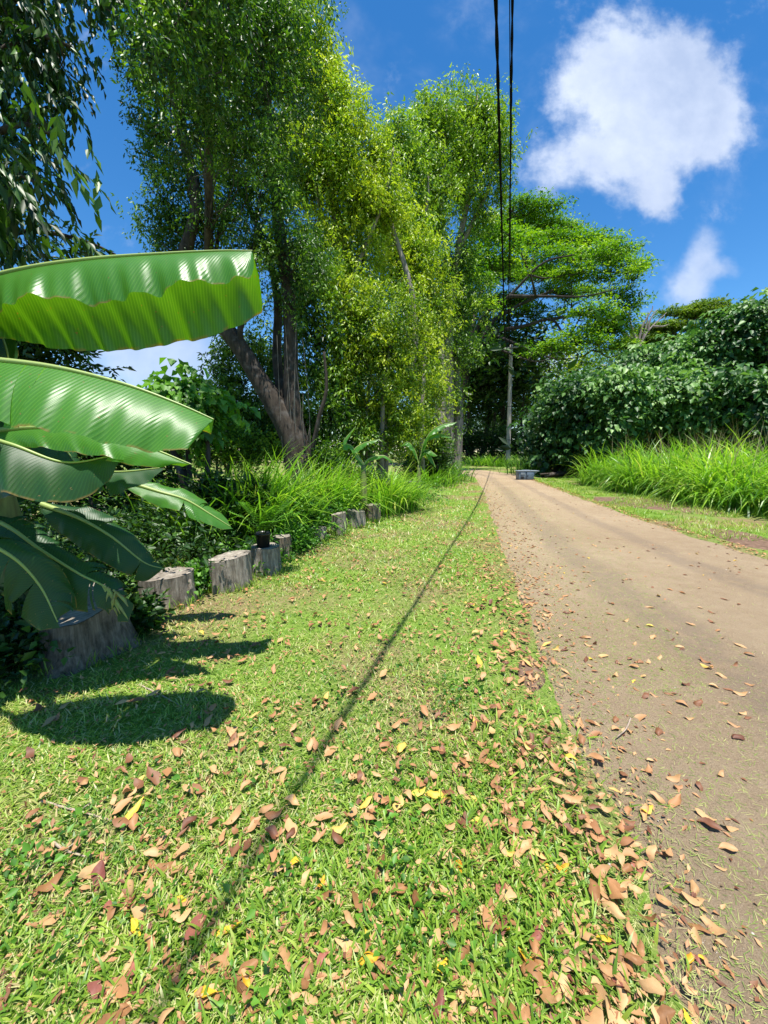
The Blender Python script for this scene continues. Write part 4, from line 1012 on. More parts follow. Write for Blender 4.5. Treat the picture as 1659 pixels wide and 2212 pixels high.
mid6 = [P(90, 1090, 2.7), P(170, 1120, 2.7), P(240, 1160, 2.7), P(310, 1215, 2.75), P(355, 1230, 2.8)]
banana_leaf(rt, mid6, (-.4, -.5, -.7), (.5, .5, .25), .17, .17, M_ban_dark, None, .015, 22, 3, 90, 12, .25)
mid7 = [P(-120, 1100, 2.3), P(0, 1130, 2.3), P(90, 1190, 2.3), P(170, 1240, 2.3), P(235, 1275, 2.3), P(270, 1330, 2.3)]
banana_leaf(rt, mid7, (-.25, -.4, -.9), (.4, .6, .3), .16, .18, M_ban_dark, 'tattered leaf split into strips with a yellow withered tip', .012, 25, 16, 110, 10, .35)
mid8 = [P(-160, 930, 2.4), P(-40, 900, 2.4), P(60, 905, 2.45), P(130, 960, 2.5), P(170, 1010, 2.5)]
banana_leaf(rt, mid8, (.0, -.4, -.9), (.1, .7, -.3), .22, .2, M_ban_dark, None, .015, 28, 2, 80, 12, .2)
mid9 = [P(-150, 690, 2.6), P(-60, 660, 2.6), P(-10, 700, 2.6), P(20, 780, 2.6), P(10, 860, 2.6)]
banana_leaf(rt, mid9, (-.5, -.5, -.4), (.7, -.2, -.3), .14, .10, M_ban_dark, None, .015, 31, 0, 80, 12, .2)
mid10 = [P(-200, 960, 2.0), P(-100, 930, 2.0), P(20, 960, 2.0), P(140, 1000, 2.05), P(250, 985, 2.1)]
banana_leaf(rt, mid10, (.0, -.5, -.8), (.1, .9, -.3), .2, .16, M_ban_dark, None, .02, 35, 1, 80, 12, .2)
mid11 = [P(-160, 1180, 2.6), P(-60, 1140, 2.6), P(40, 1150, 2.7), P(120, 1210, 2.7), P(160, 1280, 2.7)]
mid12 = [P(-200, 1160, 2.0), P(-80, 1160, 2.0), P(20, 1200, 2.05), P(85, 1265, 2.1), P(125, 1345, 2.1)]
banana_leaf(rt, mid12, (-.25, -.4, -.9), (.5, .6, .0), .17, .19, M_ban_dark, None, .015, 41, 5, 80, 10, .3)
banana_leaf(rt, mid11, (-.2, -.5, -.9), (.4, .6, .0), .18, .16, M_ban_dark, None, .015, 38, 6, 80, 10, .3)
# withered tip hanging at the tattered leaf
M_wither, t_ = new_mat('withered_leaf_tip'); finish(t_, t_.ramp(t_.noise(t_.node('ShaderNodeTexCoord').outputs['Object'], 22, 4), [(.35, (.34, .26, .12)), (.6, (.42, .50, .14))]), .6, trans=.3)
B = Bag()
for k in range(7):
    a = P(220 + 6 * k, 1262 + 3 * k, 2.3); b2 = P(255 + rng.uniform(-25, 22), 1320 + rng.uniform(-25, 22), 2.28)
    m_ = (a + b2) / 2 + rng.normal(size=3) * .008
    B.add(*tube(catmull([a, m_, b2], 6), [.006, .012, .002], 4, .5, k))
V, Fs, T = B.get(); o = part('withered_tip', rt, V, Fs, M_wither)

for k_, (e_, w_) in enumerate([((-2.25, 2.0, 2.75), .30), ((-2.9, 2.6, 3.1), .36), ((-2.0, 1.45, 2.3), .28), ((-1.76, 1.60, 2.25), .2), ((-1.85, 1.72, 1.95), .18)]):   # leaves added left of the view to shade the ground
    e_ = np.array(e_); banana_leaf(rt, [stemtop, stemtop * .6 + e_ * .4 + [0, 0, .35], stemtop * .25 + e_ * .75 + [0, 0, .25], e_], (.1, -.9, -.3), (-.1, .9, -.3), w_, w_, M_ban_dark, None, .02, 70 + k_, 2, 60, 10, .2)
def small_banana(label, px, py, Y, leaves, s=1.0, g='small banana plants along the left edge'):
    b = P(px, py, Y); b[2] = 0
    r = thing('banana_plant', label, 'banana plant', b, g)
    top = P(px, py, Y)
    limb(r, [b, (b + top) / 2, top], [.09, .08, .05], M_stem, 'stem', 10, 8, .04)
    for k, (pts, wn, wf) in enumerate(leaves):
        mid = [top] + [P(x, y, Y + dz) for x, y, dz in pts]
        banana_leaf(r, mid, (-.1, -.6, -.6), (.1, .8, -.2), wn, wf, M_ban, None, .02, 50 + k, 1 if k % 2 else 0, 40, 8, .2, tip=1.2)
small_banana('small banana plant with two pale leaves in front of the second trunk', 785, 1005, 8.3,
             [([(760, 965, 0), (742, 955, -.1), (768, 922, -.1)], .13, .12), ([(765, 975, -.1), (785, 958, -.1), (815, 950, -.1)], .10, .10), ([(800, 990, 0), (830, 985, 0), (850, 1000, 0)], .08, .08)])
small_banana('banana plant at the bend with one bright horizontal leaf pointing over the road', 905, 1005, 12.6,
             [([(922, 945, 0), (950, 920, 0), (988, 912, 0)], .2, .2), ([(918, 950, 0), (945, 937, 0), (972, 944, 0)], .16, .16), ([(915, 975, 0), (930, 985, 0), (942, 1012, 0)], .18, .18), ([(895, 970, 0), (880, 955, 0), (865, 965, 0)], .18, .18), ([(910, 980, 0), (925, 972, 0), (945, 985, -.3)], .16, .16)])

# ================================================================== STUMPS
def stump_side_mat(name, a, b):
    m, t = new_mat(name)
    tc = t.node('ShaderNodeTexCoord'); mp = t.node('ShaderNodeMapping'); mp.inputs['Scale'].default_value = (1, 1, .10); t.l.new(tc.outputs['Object'], mp.inputs[0])
    n = t.noise(mp.outputs[0], 34, 8, .7, .2); n2 = t.noise(tc.outputs['Object'], 7, 5, .6)
    c = t.ramp(n, [(.32, a), (.5, tuple((x + y) / 2 for x, y in zip(a, b))), (.66, b)])
    c = t.mix(t.m('MULTIPLY', t.smooth(n2, .5, .66), .45), c, tuple(x * .6 for x in a))
    finish(t, c, .9, t.bump(n, .9, .02), spec=.2)
    return m
M_st_g = stump_side_mat('weathered_stump_side', (.10, .08, .06), (.42, .37, .31))
M_st_d = stump_side_mat('dark_bark_shade_stump_side', (.06, .045, .03), (.30, .24, .18))  # darker side colours; on the largest stump they stand in for shade
m_, t_ = new_mat('sawn_stump_top'); M_top = m_
tc_ = t_.node('ShaderNodeTexCoord'); n_ = t_.noise(tc_.outputs['Object'], 9, 6, .65)
wv = t_.node('ShaderNodeTexWave', wave_type='RINGS', rings_direction='Z'); wv.inputs['Scale'].default_value = 9; wv.inputs['Distortion'].default_value = 3; t_.l.new(tc_.outputs['Object'], wv.inputs['Vector'])
finish(t_, t_.mix(t_.m('MULTIPLY', wv.outputs['Fac'], .35), t_.ramp(n_, [(.35, (.13, .11, .085)), (.65, (.40, .36, .30))]), (.13, .10, .08)), .9, t_.bump(n_, .6, .01), spec=.2)
FOOT = []
def stump(label, px, py, w_px, h_px, mat, seed, tilt=(0, 0), flare=.12, Yov=None, nub=False):
    g = G(px, py)
    if Yov: g = P(px, py, Yov); g[2] = 0
    rad = w_px / F * g[1] / 2; hh = h_px / F * g[1] * 1.16
    g = g * np.array([(g[1] + rad) / g[1], 1, 1]) + np.array([0, rad, 0]); g[2] = float(gz(g[0], g[1])) - .02
    r = thing('tree_stump', label, 'stump', g, 'sawn stumps lining the lawn'); FOOT.append((g[0], g[1], rad))
    rs = np.random.default_rng(seed); ns, nr = 56, 12
    th = np.arange(ns) / ns * 2 * np.pi
    out = 1 + .07 * np.sin(2 * th + rs.uniform(0, 6)) + .05 * np.sin(3 * th + rs.uniform(0, 6)) + .035 * np.sin(5 * th + rs.uniform(0, 6)) + .02 * np.sin(11 * th + rs.uniform(0, 6))
    V = []
    for k in range(nr):
        z = k / (nr - 1); fl = 1 + flare * (1 - z) ** 2 * (1 + .5 * np.sin(4 * th + seed)) + .02 * np.sin(th * 9 + z * 3) + .018 * np.sin(th * 17 + 1.5 * np.sin(z * 4) + seed) + rs.normal(size=ns) * .006
        zz = z * (hh + tilt[0] * np.cos(th) * rad + tilt[1] * np.sin(th) * rad)
        V.append(np.stack([np.cos(th) * rad * out * fl, np.sin(th) * rad * out * fl, zz], -1))
    V = np.vstack(V); i = np.arange(nr - 1)[:, None] * ns; j = np.arange(ns)[None, :]; k = (j + 1) % ns
    Q = np.stack([i + j, i + k, i + k + ns, i + j + ns], -1).reshape(-1, 4)
    link('bark_side', mesh('bark_side', V, Q, smooth=True), mat, r)
    topr = V[-ns:]; c = topr.mean(0); rings = [topr * [.985, .985, 1] + [0, 0, .003], c + (topr - c) * .9 + [0, 0, .006], c + (topr - c) * .6 + rs.normal(size=(ns, 3)) * .003, c + (topr - c) * .3 + rs.normal(size=(ns, 3)) * .003, c[None]]
    VV = np.vstack(rings); fs = []
    for q in range(3):
        a = np.arange(ns); b = (a + 1) % ns; fs.append(np.stack([q * ns + a, q * ns + b, (q + 1) * ns + b, (q + 1) * ns + a], -1))
    a = np.arange(ns); tr = np.stack([3 * ns + a, 3 * ns + (a + 1) % ns, np.full(ns, 4 * ns)], -1)
    link('sawn_top', mesh('sawn_top', VV, [np.vstack(fs), tr]), M_top, r)
    if nub:
        V, Fs = tube(catmull([[rad * .95, -.03, hh * .35], [rad * 1.12, -.05, hh * .55], [rad * 1.1, -.04, hh * .85]], 6), [.03, .025, .012], 6, .3, 3)
        link('split_sliver', mesh('split_sliver', V, Fs, smooth=True), mat, r)
    return r, g, rad, hh
stump('largest stump, coloured dark for the shade it sits in at the left with a mottled side', 195, 1452, 186, 112, M_st_d, 1, (.05, .25), .25)
stump('wide stump with a pale sunlit patch on its top, second from the left', 366, 1326, 112, 66, M_st_g, 2, (.06, .02), .06, nub=True)
_, gp, rp, hp = stump('pale stump with a slanted top, its smooth right side in full sun', 500, 1285, 88, 68, M_st_g, 3, (.14, .05), .04)
_, g4, r4, h4 = stump('stump carrying the black flowerpot', 577, 1249, 64, 58, M_st_g, 4, (-.05, 0), .14)
stump('dark narrow stump half hidden in weeds behind the flowerpot stump', 612, 1216, 40, 50, M_st_d, 5, (0, 0), .1)
stump('low pale stump left of the split grey stumps, overgrown by dry weeds', 688, 1176, 34, 28, M_st_g, 6, (.1, 0), .1)
stump('grey split stump, left one of the close pair', 733, 1160, 34, 42, M_st_g, 7, (.2, 0), .1)
stump('grey split stump with deep upright grooves, right one of the close pair', 768, 1144, 40, 34, M_st_g, 8, (-.1, 0), .15)
stump('dark stump in the shade of the low dark shrub', 806, 1130, 34, 34, M_st_d, 9, (.1, 0), .05)
stump('small pale stump at the corner of the low dark shrub', 880, 1082, 18, 20, M_st_g, 10, (.1, 0), .2)
stump('hollow dark stump with brown leaves on its top', 893, 1073, 38, 27, M_st_d, 11, (0, 0), .1)
stump('pale topped stump at the far end of the lawn by the small banana plants', 936, 1044, 19, 18, M_st_g, 12, (0, 0), .15)
stump('hollow shaded stump behind the split grey pair', 705, 1120, 24, 50, M_st_g, 13, (.1, 0), .15, Yov=7.6)

B = Bag()
for x_, y_, r_ in FOOT:
    n = 150; a_ = rng.uniform(-3.3, .6, n); q_ = r_ * rng.uniform(1.02, 1.4, n); x = x_ + np.cos(a_) * q_; y = y_ + np.sin(a_) * q_
    B.add(*blades(np.stack([x, y, gz(x, y)], -1), rng.uniform(.05, .16, n), rng.uniform(.005, .009, n) * max(1, y_ / 5), rng.uniform(0, 6.28, n), rng.uniform(.05, .5, n), rng.uniform(.2, 1.2, n), rng.uniform(.2, .6, n), 3))
V, Fs, T = B.get(); tag(link('stump_foot_grass', mesh('stump_foot_grass', V, Fs, T), M_lawn), 'uncut grass round the feet of the stumps', 'grass', kind='stuff')
# flowerpot with seedling
M_pot, t_ = new_mat('black_plastic_pot'); finish(t_, (.012, .012, .013), .35)
M_soil, t_ = new_mat('potting_soil'); finish(t_, (.05, .035, .025), .95)
pc = np.array([g4[0] - .01, g4[1] - .05, g4[2] + h4 + .005])
rt = thing('flowerpot', 'black plastic flowerpot with a feathery seedling, standing on a stump', 'flowerpot', pc)
th = np.arange(28) / 28 * 2 * np.pi
prof_ = [(.0, 0), (.072, 0), (.088, .15), (.095, .15), (.095, .175), (.086, .175), (.084, .14)]
V = np.vstack([np.stack([np.cos(th) * r_, np.sin(th) * r_, np.full(28, z_)], -1) for r_, z_ in prof_])
i = np.arange(len(prof_) - 1)[:, None] * 28; j = np.arange(28)[None]; k = (j + 1) % 28
link('pot', mesh('pot', V, np.stack([i + j, i + k, i + k + 28, i + j + 28], -1).reshape(-1, 4), smooth=True), M_pot, rt)
V = np.vstack([np.stack([np.cos(th) * .084, np.sin(th) * .084, np.full(28, .142)], -1), [[0, 0, .15]]])
link('soil', mesh('soil', V, np.stack([np.arange(28), (np.arange(28) + 1) % 28, np.full(28, 28)], -1)), M_soil, rt)
B = Bag(); SB = Bag(); lv, lf = leaf_shape(.022, .008)
for q in range(13):
    az = rng.uniform(0, 6.28) if q > 7 else rng.uniform(-1.3, .6); ln = rng.uniform(.34, .58)
    tip = np.array([math.cos(az) * ln * .8, math.sin(az) * ln * .5, .15 + ln * rng.uniform(.35, .9)])
    cv = catmull([[0, 0, .14], tip * .5 + [0, 0, .12], tip], 16); SB.add(*tube(cv, [.003, .001], 4))
    for kk in range(3, 16):
        for sg_ in (-1, 1):
            tdir = norm(cv[kk] - cv[kk - 1]); sdv = norm(np.cross(tdir, [0, 0, 1])) * sg_
            for e in range(4):
                B.add((lv * 1.9) @ basis(norm(sdv * .7 + tdir * .6), np.array([0, 0, 1.])).T + cv[kk] + sdv * .014 * e, lf, rng.uniform(.3, .9))
V, Fs, T = SB.get(); link('stem', mesh('stem', V, Fs), M_weed, rt)
V, Fs, T = B.get(); link('foliage', mesh('foliage', V, Fs, T), M_weed, rt)

# ================================================================== ROADSIDE METAL BOX and log
def painted(name, a, b):
    m, t = new_mat(name); tc = t.node('ShaderNodeTexCoord'); n = t.noise(tc.outputs['Object'], 6, 6, .6)
    finish(t, t.ramp(n, [(.35, a), (.65, b)]), .5, t.bump(n, .2, .01)); return m
M_box = painted('faded_blue_grey_paint', (.07, .11, .16), (.15, .20, .26))
M_boxrim = painted('pale_rim', (.16, .20, .24), (.28, .32, .36))
M_hole, t_ = new_mat('dark_opening'); finish(t_, (.012, .012, .014), .8)
g = G(1140, 1037); g[2] = 0
rt = thing('metal_box', 'dented blue-grey metal box lying at the road edge below the pole', 'metal box', g)
wB, hB, dB = 1.02, .47, .5
def bake_bevel(o, wdt):
    import bmesh
    bm = bmesh.new(); bm.from_mesh(o.data)
    bmesh.ops.bevel(bm, geom=bm.edges[:], offset=min(wdt, min(o.dimensions) * .3 if min(o.dimensions) > 0 else wdt), segments=2, affect='EDGES', profile=.5)
    bm.to_mesh(o.data); bm.free(); o.data.update()
def pbox(name, x, y, z, sx, sy, sz, mat, parent=None, bev=.012):
    V, Q = box(x, y, z, sx, sy, sz); me = mesh(name, V, Q); o = link(name, me, mat, parent or rt)
    bake_bevel(o, bev)
    return o
Vb, Qb = box(-.06, .25, hB / 2, .86, dB, hB - .03)
Vb[Vb[:, 2] < .1, 0] = np.where(Vb[Vb[:, 2] < .1, 0] > 0, .30, -.47); o = link('body', mesh('body', Vb, Qb), M_box, rt); bake_bevel(o, .02)
Vb, Qb = box(.44, .25, .40, .22, dB * .9, .12); Vb[(Vb[:, 2] < .4) & (Vb[:, 0] > .44), 0] -= .15
link('end_bracket', mesh('end_bracket', Vb, Qb), M_boxrim, rt)
pbox('rim', .02, .25, hB + .005, wB + .1, dB + .06, .035, M_boxrim)
pbox('lid', -.02, .25, hB + .036, .4, dB - .12, .022, M_boxrim)
dr = pbox('door', .12, -.008, .22, .36, .02, .36, M_box)
pbox('handle', -.02, -.028, .22, .03, .03, .07, M_hole, dr, .004)
pbox('door_gap', -.085, -.004, .23, .018, .012, .40, M_hole, None, .002)
pbox('opening', -.30, -.004, .12, .16, .012, .13, M_hole, None, .003)
pbox('side_panel', -.27, -.006, .34, .24, .014, .16, M_boxrim, None, .004)
V, Fs = tube([[-.22 + .06 * math.cos(a), -.03, .10 + .12 * math.sin(a)] for a in np.linspace(-1.4, 2.2, 14)], [.008], 6)
link('hose', mesh('hose', V, Fs, smooth=True), M_boxrim, rt)
for lab, x0, x1, Yl, rr in [('rotting brown log lying in shade right of the grey metal box', 1172, 1235, 21.5, .13), ('thin broken branch lying on top of the rotting log', 1165, 1200, 21.2, .05)]:
    a, b = P(x0, 1030, Yl), P(x1, 1022, Yl + .6); a[2] = rr + (.2 if rr < .1 else 0); b[2] = rr + .12
    r = thing('fallen_log', lab, 'log', a, None)
    limb(r, [a, (a + b) / 2 + [0, 0, .05], b], [rr, rr * 1.1, rr * .7], M_bark_d, 'trunk_section', 10, 12, .25)
    limb(r, [(a + b) / 2, (a + b) / 2 + [.1, -.2, .25]], [rr * .4, rr * .15], M_bark_d, 'broken_branch', 6, 4, .2)

# ================================================================== UTILITY POLE AND CABLES
gpole = P(1097, 1007, 40.5); gpole[2] = 0
ptop = P(1104, 745, 40.5)
rt = thing('utility_pole', 'weathered wooden utility pole with dark bolts rising into the canopy', 'utility pole', gpole)
lv_ = np.linspace(0, 1, 12)[:, None]
V, Fs = tube(gpole + (ptop - gpole) * lv_, [.23, .17], 14, .02, 4); part('pole', rt, V, Fs, M_pole, smooth=True)
M_metal, t_ = new_mat('dark_galvanised_metal'); finish(t_, (.08, .075, .07), .5, metal=.6)
for k in range(22):
    f = .05 + k * .043; c = gpole + (ptop - gpole) * f; an = [-.5, -1.6, -2.6][k % 3]
    rp_ = .23 - .06 * f
    a = c + np.array([math.cos(an), math.sin(an), 0]) * rp_ * .9; b = c + np.array([math.cos(an), math.sin(an), 0]) * (rp_ + .07)
    V, Fs = tube([a, b], [.028, .03], 6); part('bolt', rt, V, Fs, M_metal)
for f in (.22, .5, .78, .93):
    c = gpole + (ptop - gpole) * f; rp_ = .23 - .06 * f + .008
    V, Fs = tube([c, c + [0, 0, .06]], [rp_, rp_], 14); part('band', rt, V, Fs, M_metal)
ax = norm(np.array([.95, -.31, 0]))
V, Q = box(0, 0, 0, 1.3, .1, .12); an = math.atan2(ax[1], ax[0]); Rm = np.array([[math.cos(an), -math.sin(an), 0], [math.sin(an), math.cos(an), 0], [0, 0, 1]])
part('crossarm', rt, V @ Rm.T + ptop - [0, .16, .3], Q, M_pole)
for s_ in (-.4, 0, .4):
    c = ptop - [0, .16, .2] + ax * s_
    V, Fs = tube([c, c + [0, 0, .06], c + [0, 0, .12]], [.05, .035, .05], 8); part('insulator', rt, V, Fs, M_metal, smooth=True)

M_cable, t_ = new_mat('black_cable_sheath'); finish(t_, (.004, .004, .005), .9, spec=.1)
def cable(label, top_px, z_top, z_near, end, rad, twist):
    # low sagging span over the lawn edge, climbing to the pole: the vertical plane of the span is fixed by the pole
    # and by the point where the cable stands over the viewer's path
    r = ray(*top_px); a = r * ((z_top - H) / r[2]) + np.array([0, 0, H])
    hd = (end - a)[:2]; D = np.linalg.norm(hd); hd /= D
    n = 560 if twist else 120; sd_ = np.linspace(-16, D, n)
    z = np.where(sd_ < 6, z_top + (z_near - z_top) * np.clip(sd_, -3, 6) / 6, 0)
    k = np.clip((sd_ - 6) / (D - 6), 0, 1); z = np.where(sd_ >= 6, z_near + (end[2] - z_near) * k ** 1.25 , z)
    z = np.where(sd_ < -3, z + (-3 - sd_) ** 2 * .01, z)
    pts = np.stack([a[0] + hd[0] * sd_, a[1] + hd[1] * sd_, z], 1)
    B = Bag()
    if twist:
        u = np.array([-hd[1], hd[0], 0]); v = np.array([0, 0, 1.]); ph = sd_ / .28 * 2 * np.pi / 2
        for o_ in (0, np.pi):
            q = pts + (np.cos(ph + o_)[:, None] * u + np.sin(ph + o_)[:, None] * v) * rad * .45
            B.add(*tube(q, [rad * .7], 6, cap=False))
    else:
        B.add(*tube(pts, [rad], 8, cap=False))
    V, Fs, T = B.get(); st = pts[0]
    o = link('overhead_cable', mesh('overhead_cable', V - st, Fs, smooth=True), M_cable, loc=tuple(st)); tag(o, label, 'cable', 'overhead cables above the lawn edge')
    return o
cable('thick left overhead cable running from the top of the photo to the pole', (1071, 0), 4.4, 4.2, ptop - [0, .22, 1.1], .0122, True)
cable('twisted right overhead cable of the three', (1107, 0), 5.0, 4.6, ptop - [0, .22, .1], .0105, True)
cable('thinnest overhead cable, running just left of the twisted right one', (1101, 0), 4.9, 4.6, ptop - [0, .22, .1] + ax * .4, .004, False)

# ================================================================== ROAD DEBRIS, FALLEN LEAVES, TWIGS
def lie(n, y0, y1, xr, L, Wd, mat, name, label, tint, z=.006):
    u = rng.random(n); y = y0 * (y1 / y0) ** u; x = xr(y, rng.random(n)); k = np.abs(x) < 1.15 * y + .6; x, y = x[k], y[k]; m = len(x)
    pos = np.stack([x, y, surf(x, y) + z], -1)
    V, Fs, T = blades(pos, L * rng.uniform(.4, 1.3, m) * np.interp(y, [1, 4, 20], [1, 1.3, 2.2]), Wd * rng.uniform(.6, 1.2, m) * np.interp(y, [1, 4, 20], [1, 1.4, 3]), rng.uniform(0, 6.28, m), rng.uniform(1.35, 1.56, m), rng.uniform(-.1, .25, m), tint(m), 2)
    tag(link(name, mesh(name, V, Fs, T), mat), label, 'debris', kind='stuff')
lie(10000, 2.2, 16, lambda y, u: left_edge(y) + u * np.interp(y, [2.2, 5, 16], [1.2, 1.9, 1.6]) - .1, .032, .0022, M_clip, 'drifted_clippings', 'pale green drift of clippings on the road edge', lambda m: rng.random(m) * .8)
lie(17000, .6, 22, lambda y, u: left_edge(y) + (u ** 1.5) * np.interp(y, [.6, 1, 2.5, 5, 20], [.9, 1.1, 1.8, 2.5, 1.8]) - .2, .034, .0021, M_clip, 'grass_clippings', 'cut grass clippings strewn on the dirt road edge', lambda m: rng.random(m))
lie(11500, .6, 9, lambda y, u: left_edge(y) - u * 3.5, .045, .0032, M_clip, 'dry_thatch', 'dry thatch lying in the lawn', lambda m: rng.uniform(.5, 1, m), .02)
lie(3500, .6, 14, lambda y, u: left_edge(y) + u * (right_edge(y) - left_edge(y)), .03, .0025, M_clip, 'road_straw', 'scattered straw on the dirt road', lambda m: rng.uniform(.3, 1, m))

# pebbles on the road
ico = np.array([[0, 0, 1], [.9, 0, .1], [.28, .85, .0], [-.72, .53, .1], [-.72, -.53, 0], [.28, -.85, .1], [0, 0, -.6]])
icf = np.array([[0, 1, 2], [0, 2, 3], [0, 3, 4], [0, 4, 5], [0, 5, 1], [6, 2, 1], [6, 3, 2], [6, 4, 3], [6, 5, 4], [6, 1, 5]])
n = 6200; y = .7 * (20) ** rng.random(n); x = left_edge(y) + rng.random(n) * (right_edge(y) - left_edge(y)); k = np.abs(x) < 1.15 * y + .6; x, y = x[k], y[k]; n = len(x)
s_ = rng.uniform(.0012, .0042, n) * np.interp(y, [1, 14], [1, 2.6]); s_ = np.where(rng.random(n) < .02, s_ * 2.4, s_); yaw = rng.uniform(0, 6.28, n)
c, sn = np.cos(yaw), np.sin(yaw)
V = np.stack([c[:, None] * ico[None, :, 0] - sn[:, None] * ico[None, :, 1], sn[:, None] * ico[None, :, 0] + c[:, None] * ico[None, :, 1] * 1, .6 * np.repeat(ico[None, :, 2], n, 0)], -1) * s_[:, None, None]
V += np.stack([x, y, surf(x, y) + .004], -1)[:, None, :]
M_peb = leaf_mat('pebble', [(0, (.10, .085, .07)), (.5, (.32, .27, .21)), (1, (.55, .50, .43))], .9, 0.0)
tag(link('pebbles', mesh('pebbles', V.reshape(-1, 3), (icf[None] + (np.arange(n) * 7)[:, None, None]).reshape(-1, 3), np.repeat(rng.random(n), 7)), M_peb), 'small pebbles on the dirt road', 'pebbles', kind='stuff')

def curled_leaf(seed):
    r = np.random.default_rng(seed); nu, nv = 7, 5
    L, Wd = r.uniform(.065, .10), r.uniform(.030, .048)
    u = np.linspace(0, 1, nu); v = np.linspace(-1, 1, nv)
    wprof = np.sin(np.pi * np.clip(u * .94 + .03, 0, 1) ** .85) ** .8
    cu, cv, tw = r.uniform(-2.0, 2.0), r.uniform(.5, 2.2) * r.choice([-1, 1]), r.uniform(-1., 1.)
    V = []
    for a, wp in zip(u, wprof):
        ang = cu * (a - .5); py_ = math.sin(ang) / (cu + 1e-3) * L * 1.0 + 0; pz = (1 - math.cos(ang)) / (cu + 1e-3) * L
        for b in v:
            bb_ = b * cv * .55; x_ = math.sin(bb_) / (cv * .55) * wp * Wd * .5; z_ = (1 - math.cos(bb_)) / (cv * .55) * wp * Wd * .5
            q = tw * (a - .5); V.append([x_ * math.cos(q) - z_ * math.sin(q) + .004 * math.sin(9 * a + seed), py_, pz + x_ * math.sin(q) + z_ * math.cos(q) + r.normal() * .0012])
    V = np.array(V); V[:, 2] -= V[:, 2].min()
    i = np.arange(nu - 1)[:, None] * nv; j = np.arange(nv - 1)[None]
    Q = np.stack([i + j, i + j + 1, i + j + 1 + nv, i + j + nv], -1).reshape(-1, 4)
    st, Fs = tube([[V[2, 0], V[2, 1] - .018, V[2, 2] + .002], V[2]], [.0008, .001], 4)
    VV = np.vstack([V, st]); return VV, [Q] + [f + len(V) for f in Fs]
shapes = [curled_leaf(s) for s in range(10)]
kinds = ['tan', 'brown', 'russet', 'yellow']
fmesh = {k: [mesh('fallen_leaf', v, f, smooth=True) for v, f in shapes] for k in kinds}
for k in kinds:
    for me in fmesh[k]: me.materials.append(MF[k])
N = 3300
u = rng.random(N); fy = .66 * (20.) ** (u ** 1.0); side = rng.random(N)
near_edge = rng.normal(size=N) * .2 - np.interp(fy, [.8, 3], [.15, .03])
fx = np.where(side < .56, left_edge(fy) - rng.random(N) * (left_edge(fy) + 1.0 * fy + .4), np.where(side < .66, left_edge(fy) + near_edge, left_edge(fy) + rng.random(N) ** 1.4 * np.minimum(3.6, right_edge(fy) - left_edge(fy))))
# near the bottom left and the middle the litter lies thicker
dens = fbm(fx, fy, .9)
k = (np.abs(fx) < 1.02 * fy + .05) & (fx > left_plants(fy) - .15) & (dens > -.05 + rng.normal(size=N) * .2) & (fx < right_edge(fy))
k &= ~((fx < left_edge(fy) - .05) & (rng.random(N) < .20))
fx, fy = fx[k], fy[k]
scr = 1 / np.hypot(fy, 1.5); order = np.argsort(-scr); fx, fy = fx[order], fy[order]
names = {'tan': 'dry tan', 'brown': 'dry brown', 'russet': 'dark reddish brown', 'yellow': 'yellow'}
nI = min(292, len(fx)); SH0, SH1 = G(680, 1640), G(1075, 1030)
for q in range(nI):
    kd = kinds[rng.choice(4, p=[.40, .38, .15, .07])]; onr = fx[q] > left_edge(fy[q]) + .05
    o = bpy.data.objects.new('fallen_leaf', fmesh[kd][rng.integers(0, 10)]); COL.objects.link(o)
    zz = float(surf(fx[q], fy[q])) + (.006 if onr else .022)
    o.location = (fx[q], fy[q], zz); s = (.38 + .62 * rng.random() ** 1.3) * (1 if not onr else .85)
    o.scale = (s, s, s); o.rotation_euler = (rng.normal() * .28, rng.normal() * .28, rng.uniform(0, 6.28))
    k1 = (fy[q] - SH0[1]) / (SH1[1] - SH0[1]); shx_ = SH0[0] + (SH1[0] - SH0[0]) * k1
    near_ = 'close to viewer' if fy[q] < 1.35 else 'further off'
    if onr: w_ = 'on the dirt road ' + near_
    elif fx[q] > left_edge(fy[q]) - .22: w_ = 'on the lawn rim beside the road, ' + near_
    elif fx[q] > shx_: w_ = 'on the lawn right of the cable shadow, ' + near_
    else: w_ = 'on the lawn left of the cable shadow, ' + near_
    tag(o, f'{names[kd]} fallen leaf {w_}', 'leaf', f'{names[kd]} fallen leaves {w_}')
B = Bag()
M2 = leaf_mat('x', [(0, (0, 0, 0)), (1, (1, 1, 1))]) if False else None
ex_y = 4.0 * (6.5) ** rng.random(2600); ex_x = np.where(rng.random(2600) < .5, left_edge(ex_y) + rng.normal(size=2600) * .5, left_edge(ex_y) - rng.random(2600) * 3.5)
r2y = rng.uniform(5, 22, 1500); r2x = right_edge(r2y) + rng.normal(size=1500) * .13
ex_x, ex_y = np.r_[fx[nI:], ex_x, r2x], np.r_[fy[nI:], ex_y, r2y]
ok = (ex_x > left_plants(ex_y) - .1); ex_x, ex_y = ex_x[ok], ex_y[ok]
fr_y = .7 * 7.0 ** rng.random(5200); fr_x = np.where(rng.random(5200) < .7, left_edge(fr_y) - rng.random(5200) * (left_edge(fr_y) + fr_y + .3), left_edge(fr_y) + rng.normal(size=5200) * .3)
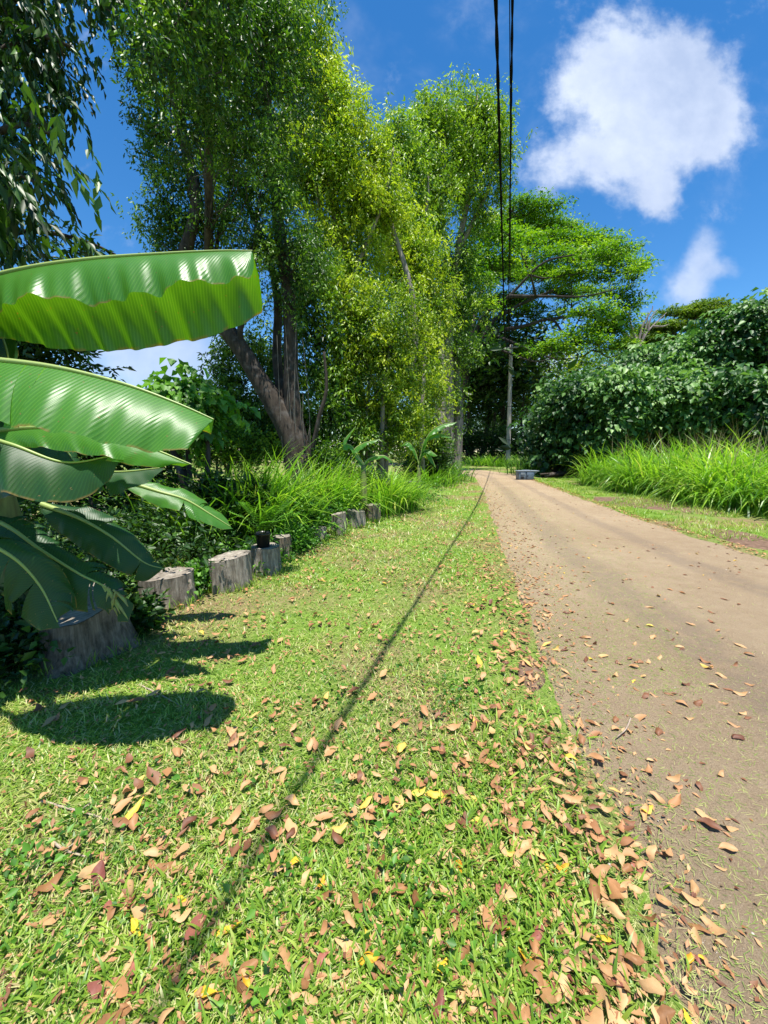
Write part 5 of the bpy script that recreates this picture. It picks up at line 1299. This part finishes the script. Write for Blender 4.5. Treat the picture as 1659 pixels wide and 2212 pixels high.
for a_, b_ in zip(fr_x, fr_y):
    if a_ < float(left_plants(b_)): continue
    s = rng.uniform(.25, .6) * (1 if b_ < 2.5 else 1.4); a = rng.uniform(0, 6.28); c_, s2 = math.cos(a), math.sin(a); tl = rng.normal() * .5
    v = np.array([[0, -.03, 0], [.013, .004, .008], [.004, .03, 0], [-.015, -.004, .006]]) * s
    R = np.array([[c_, -s2, 0], [s2, c_, 0], [0, 0, 1]]) @ np.array([[1, 0, 0], [0, math.cos(tl), -math.sin(tl)], [0, math.sin(tl), math.cos(tl)]])
    B.add(v @ R.T + [a_, b_, float(surf(a_, b_)) + (.022 if a_ < float(left_edge(b_)) else .008)], [np.array([[0, 1, 2], [0, 2, 3]])], rng.random() * .9)
for q in range(len(ex_x)):
    v, f = shapes[q % 10]; a = rng.uniform(0, 6.28); s = rng.uniform(.5, 1.05) * (.85 if ex_y[q] > 4 else 1)
    if ex_y[q] > 4:      # far leaves: coarser
        v = np.array([[0, -.04, 0], [.02, 0, .012], [0, .04, 0], [-.02, 0, .014]]); f = [np.array([[0, 1, 2, 3]])]
    c_, s2 = math.cos(a), math.sin(a); R = np.array([[c_, -s2, 0], [s2, c_, 0], [0, 0, 1]])
    tl = rng.normal() * .3; Rt_ = np.array([[1, 0, 0], [0, math.cos(tl), -math.sin(tl)], [0, math.sin(tl), math.cos(tl)]])
    onr = ex_x[q] > left_edge(ex_y[q])
    B.add((v * s) @ (R @ Rt_).T + [ex_x[q], ex_y[q], float(surf(ex_x[q], ex_y[q])) + (.008 if onr else .03)], f, rng.random())
V, Fs, T = B.get()
tag(link('leaf_litter', mesh('leaf_litter', V, Fs, T), M_litter), 'smaller fallen leaves scattered further along the lawn and road edges', 'leaves', kind='stuff')

M_twig = bark_mat('dry_twig', (.26, .19, .14), (.52, .42, .33), 30)
for lab, pxs in [('forked pale twig lying on the lawn at the left edge', [(108, 1812), (140, 1836), (185, 1850)]), ('bent dry twig lying on the dirt road', [(1362, 1552), (1352, 1575), (1332, 1592)]),
                 ('thin dry stick on the lawn in the shade near the stumps', [(300, 1478), (345, 1500), (400, 1530)]), ('short pale leaf stalk standing in the lawn near the road edge', [(1075, 1690), (1083, 1712), (1088, 1735)]),
                 ('long dry stalk lying on the lawn near the front', [(90, 1730), (170, 1752), (235, 1770)])]:
    pts = [G(x, y, .03) for x, y in pxs]; o_ = np.array(pts[0])
    r = thing('twig', lab, 'twig', o_, None)
    limb(r, pts, [.0045, .004, .0025], M_twig, 'stick', 6, 10, .2)
    limb(r, [pts[1], pts[1] + np.array([.03, .03, .01])], [.003, .0015], M_twig, 'side_shoot', 5, 4, .2)
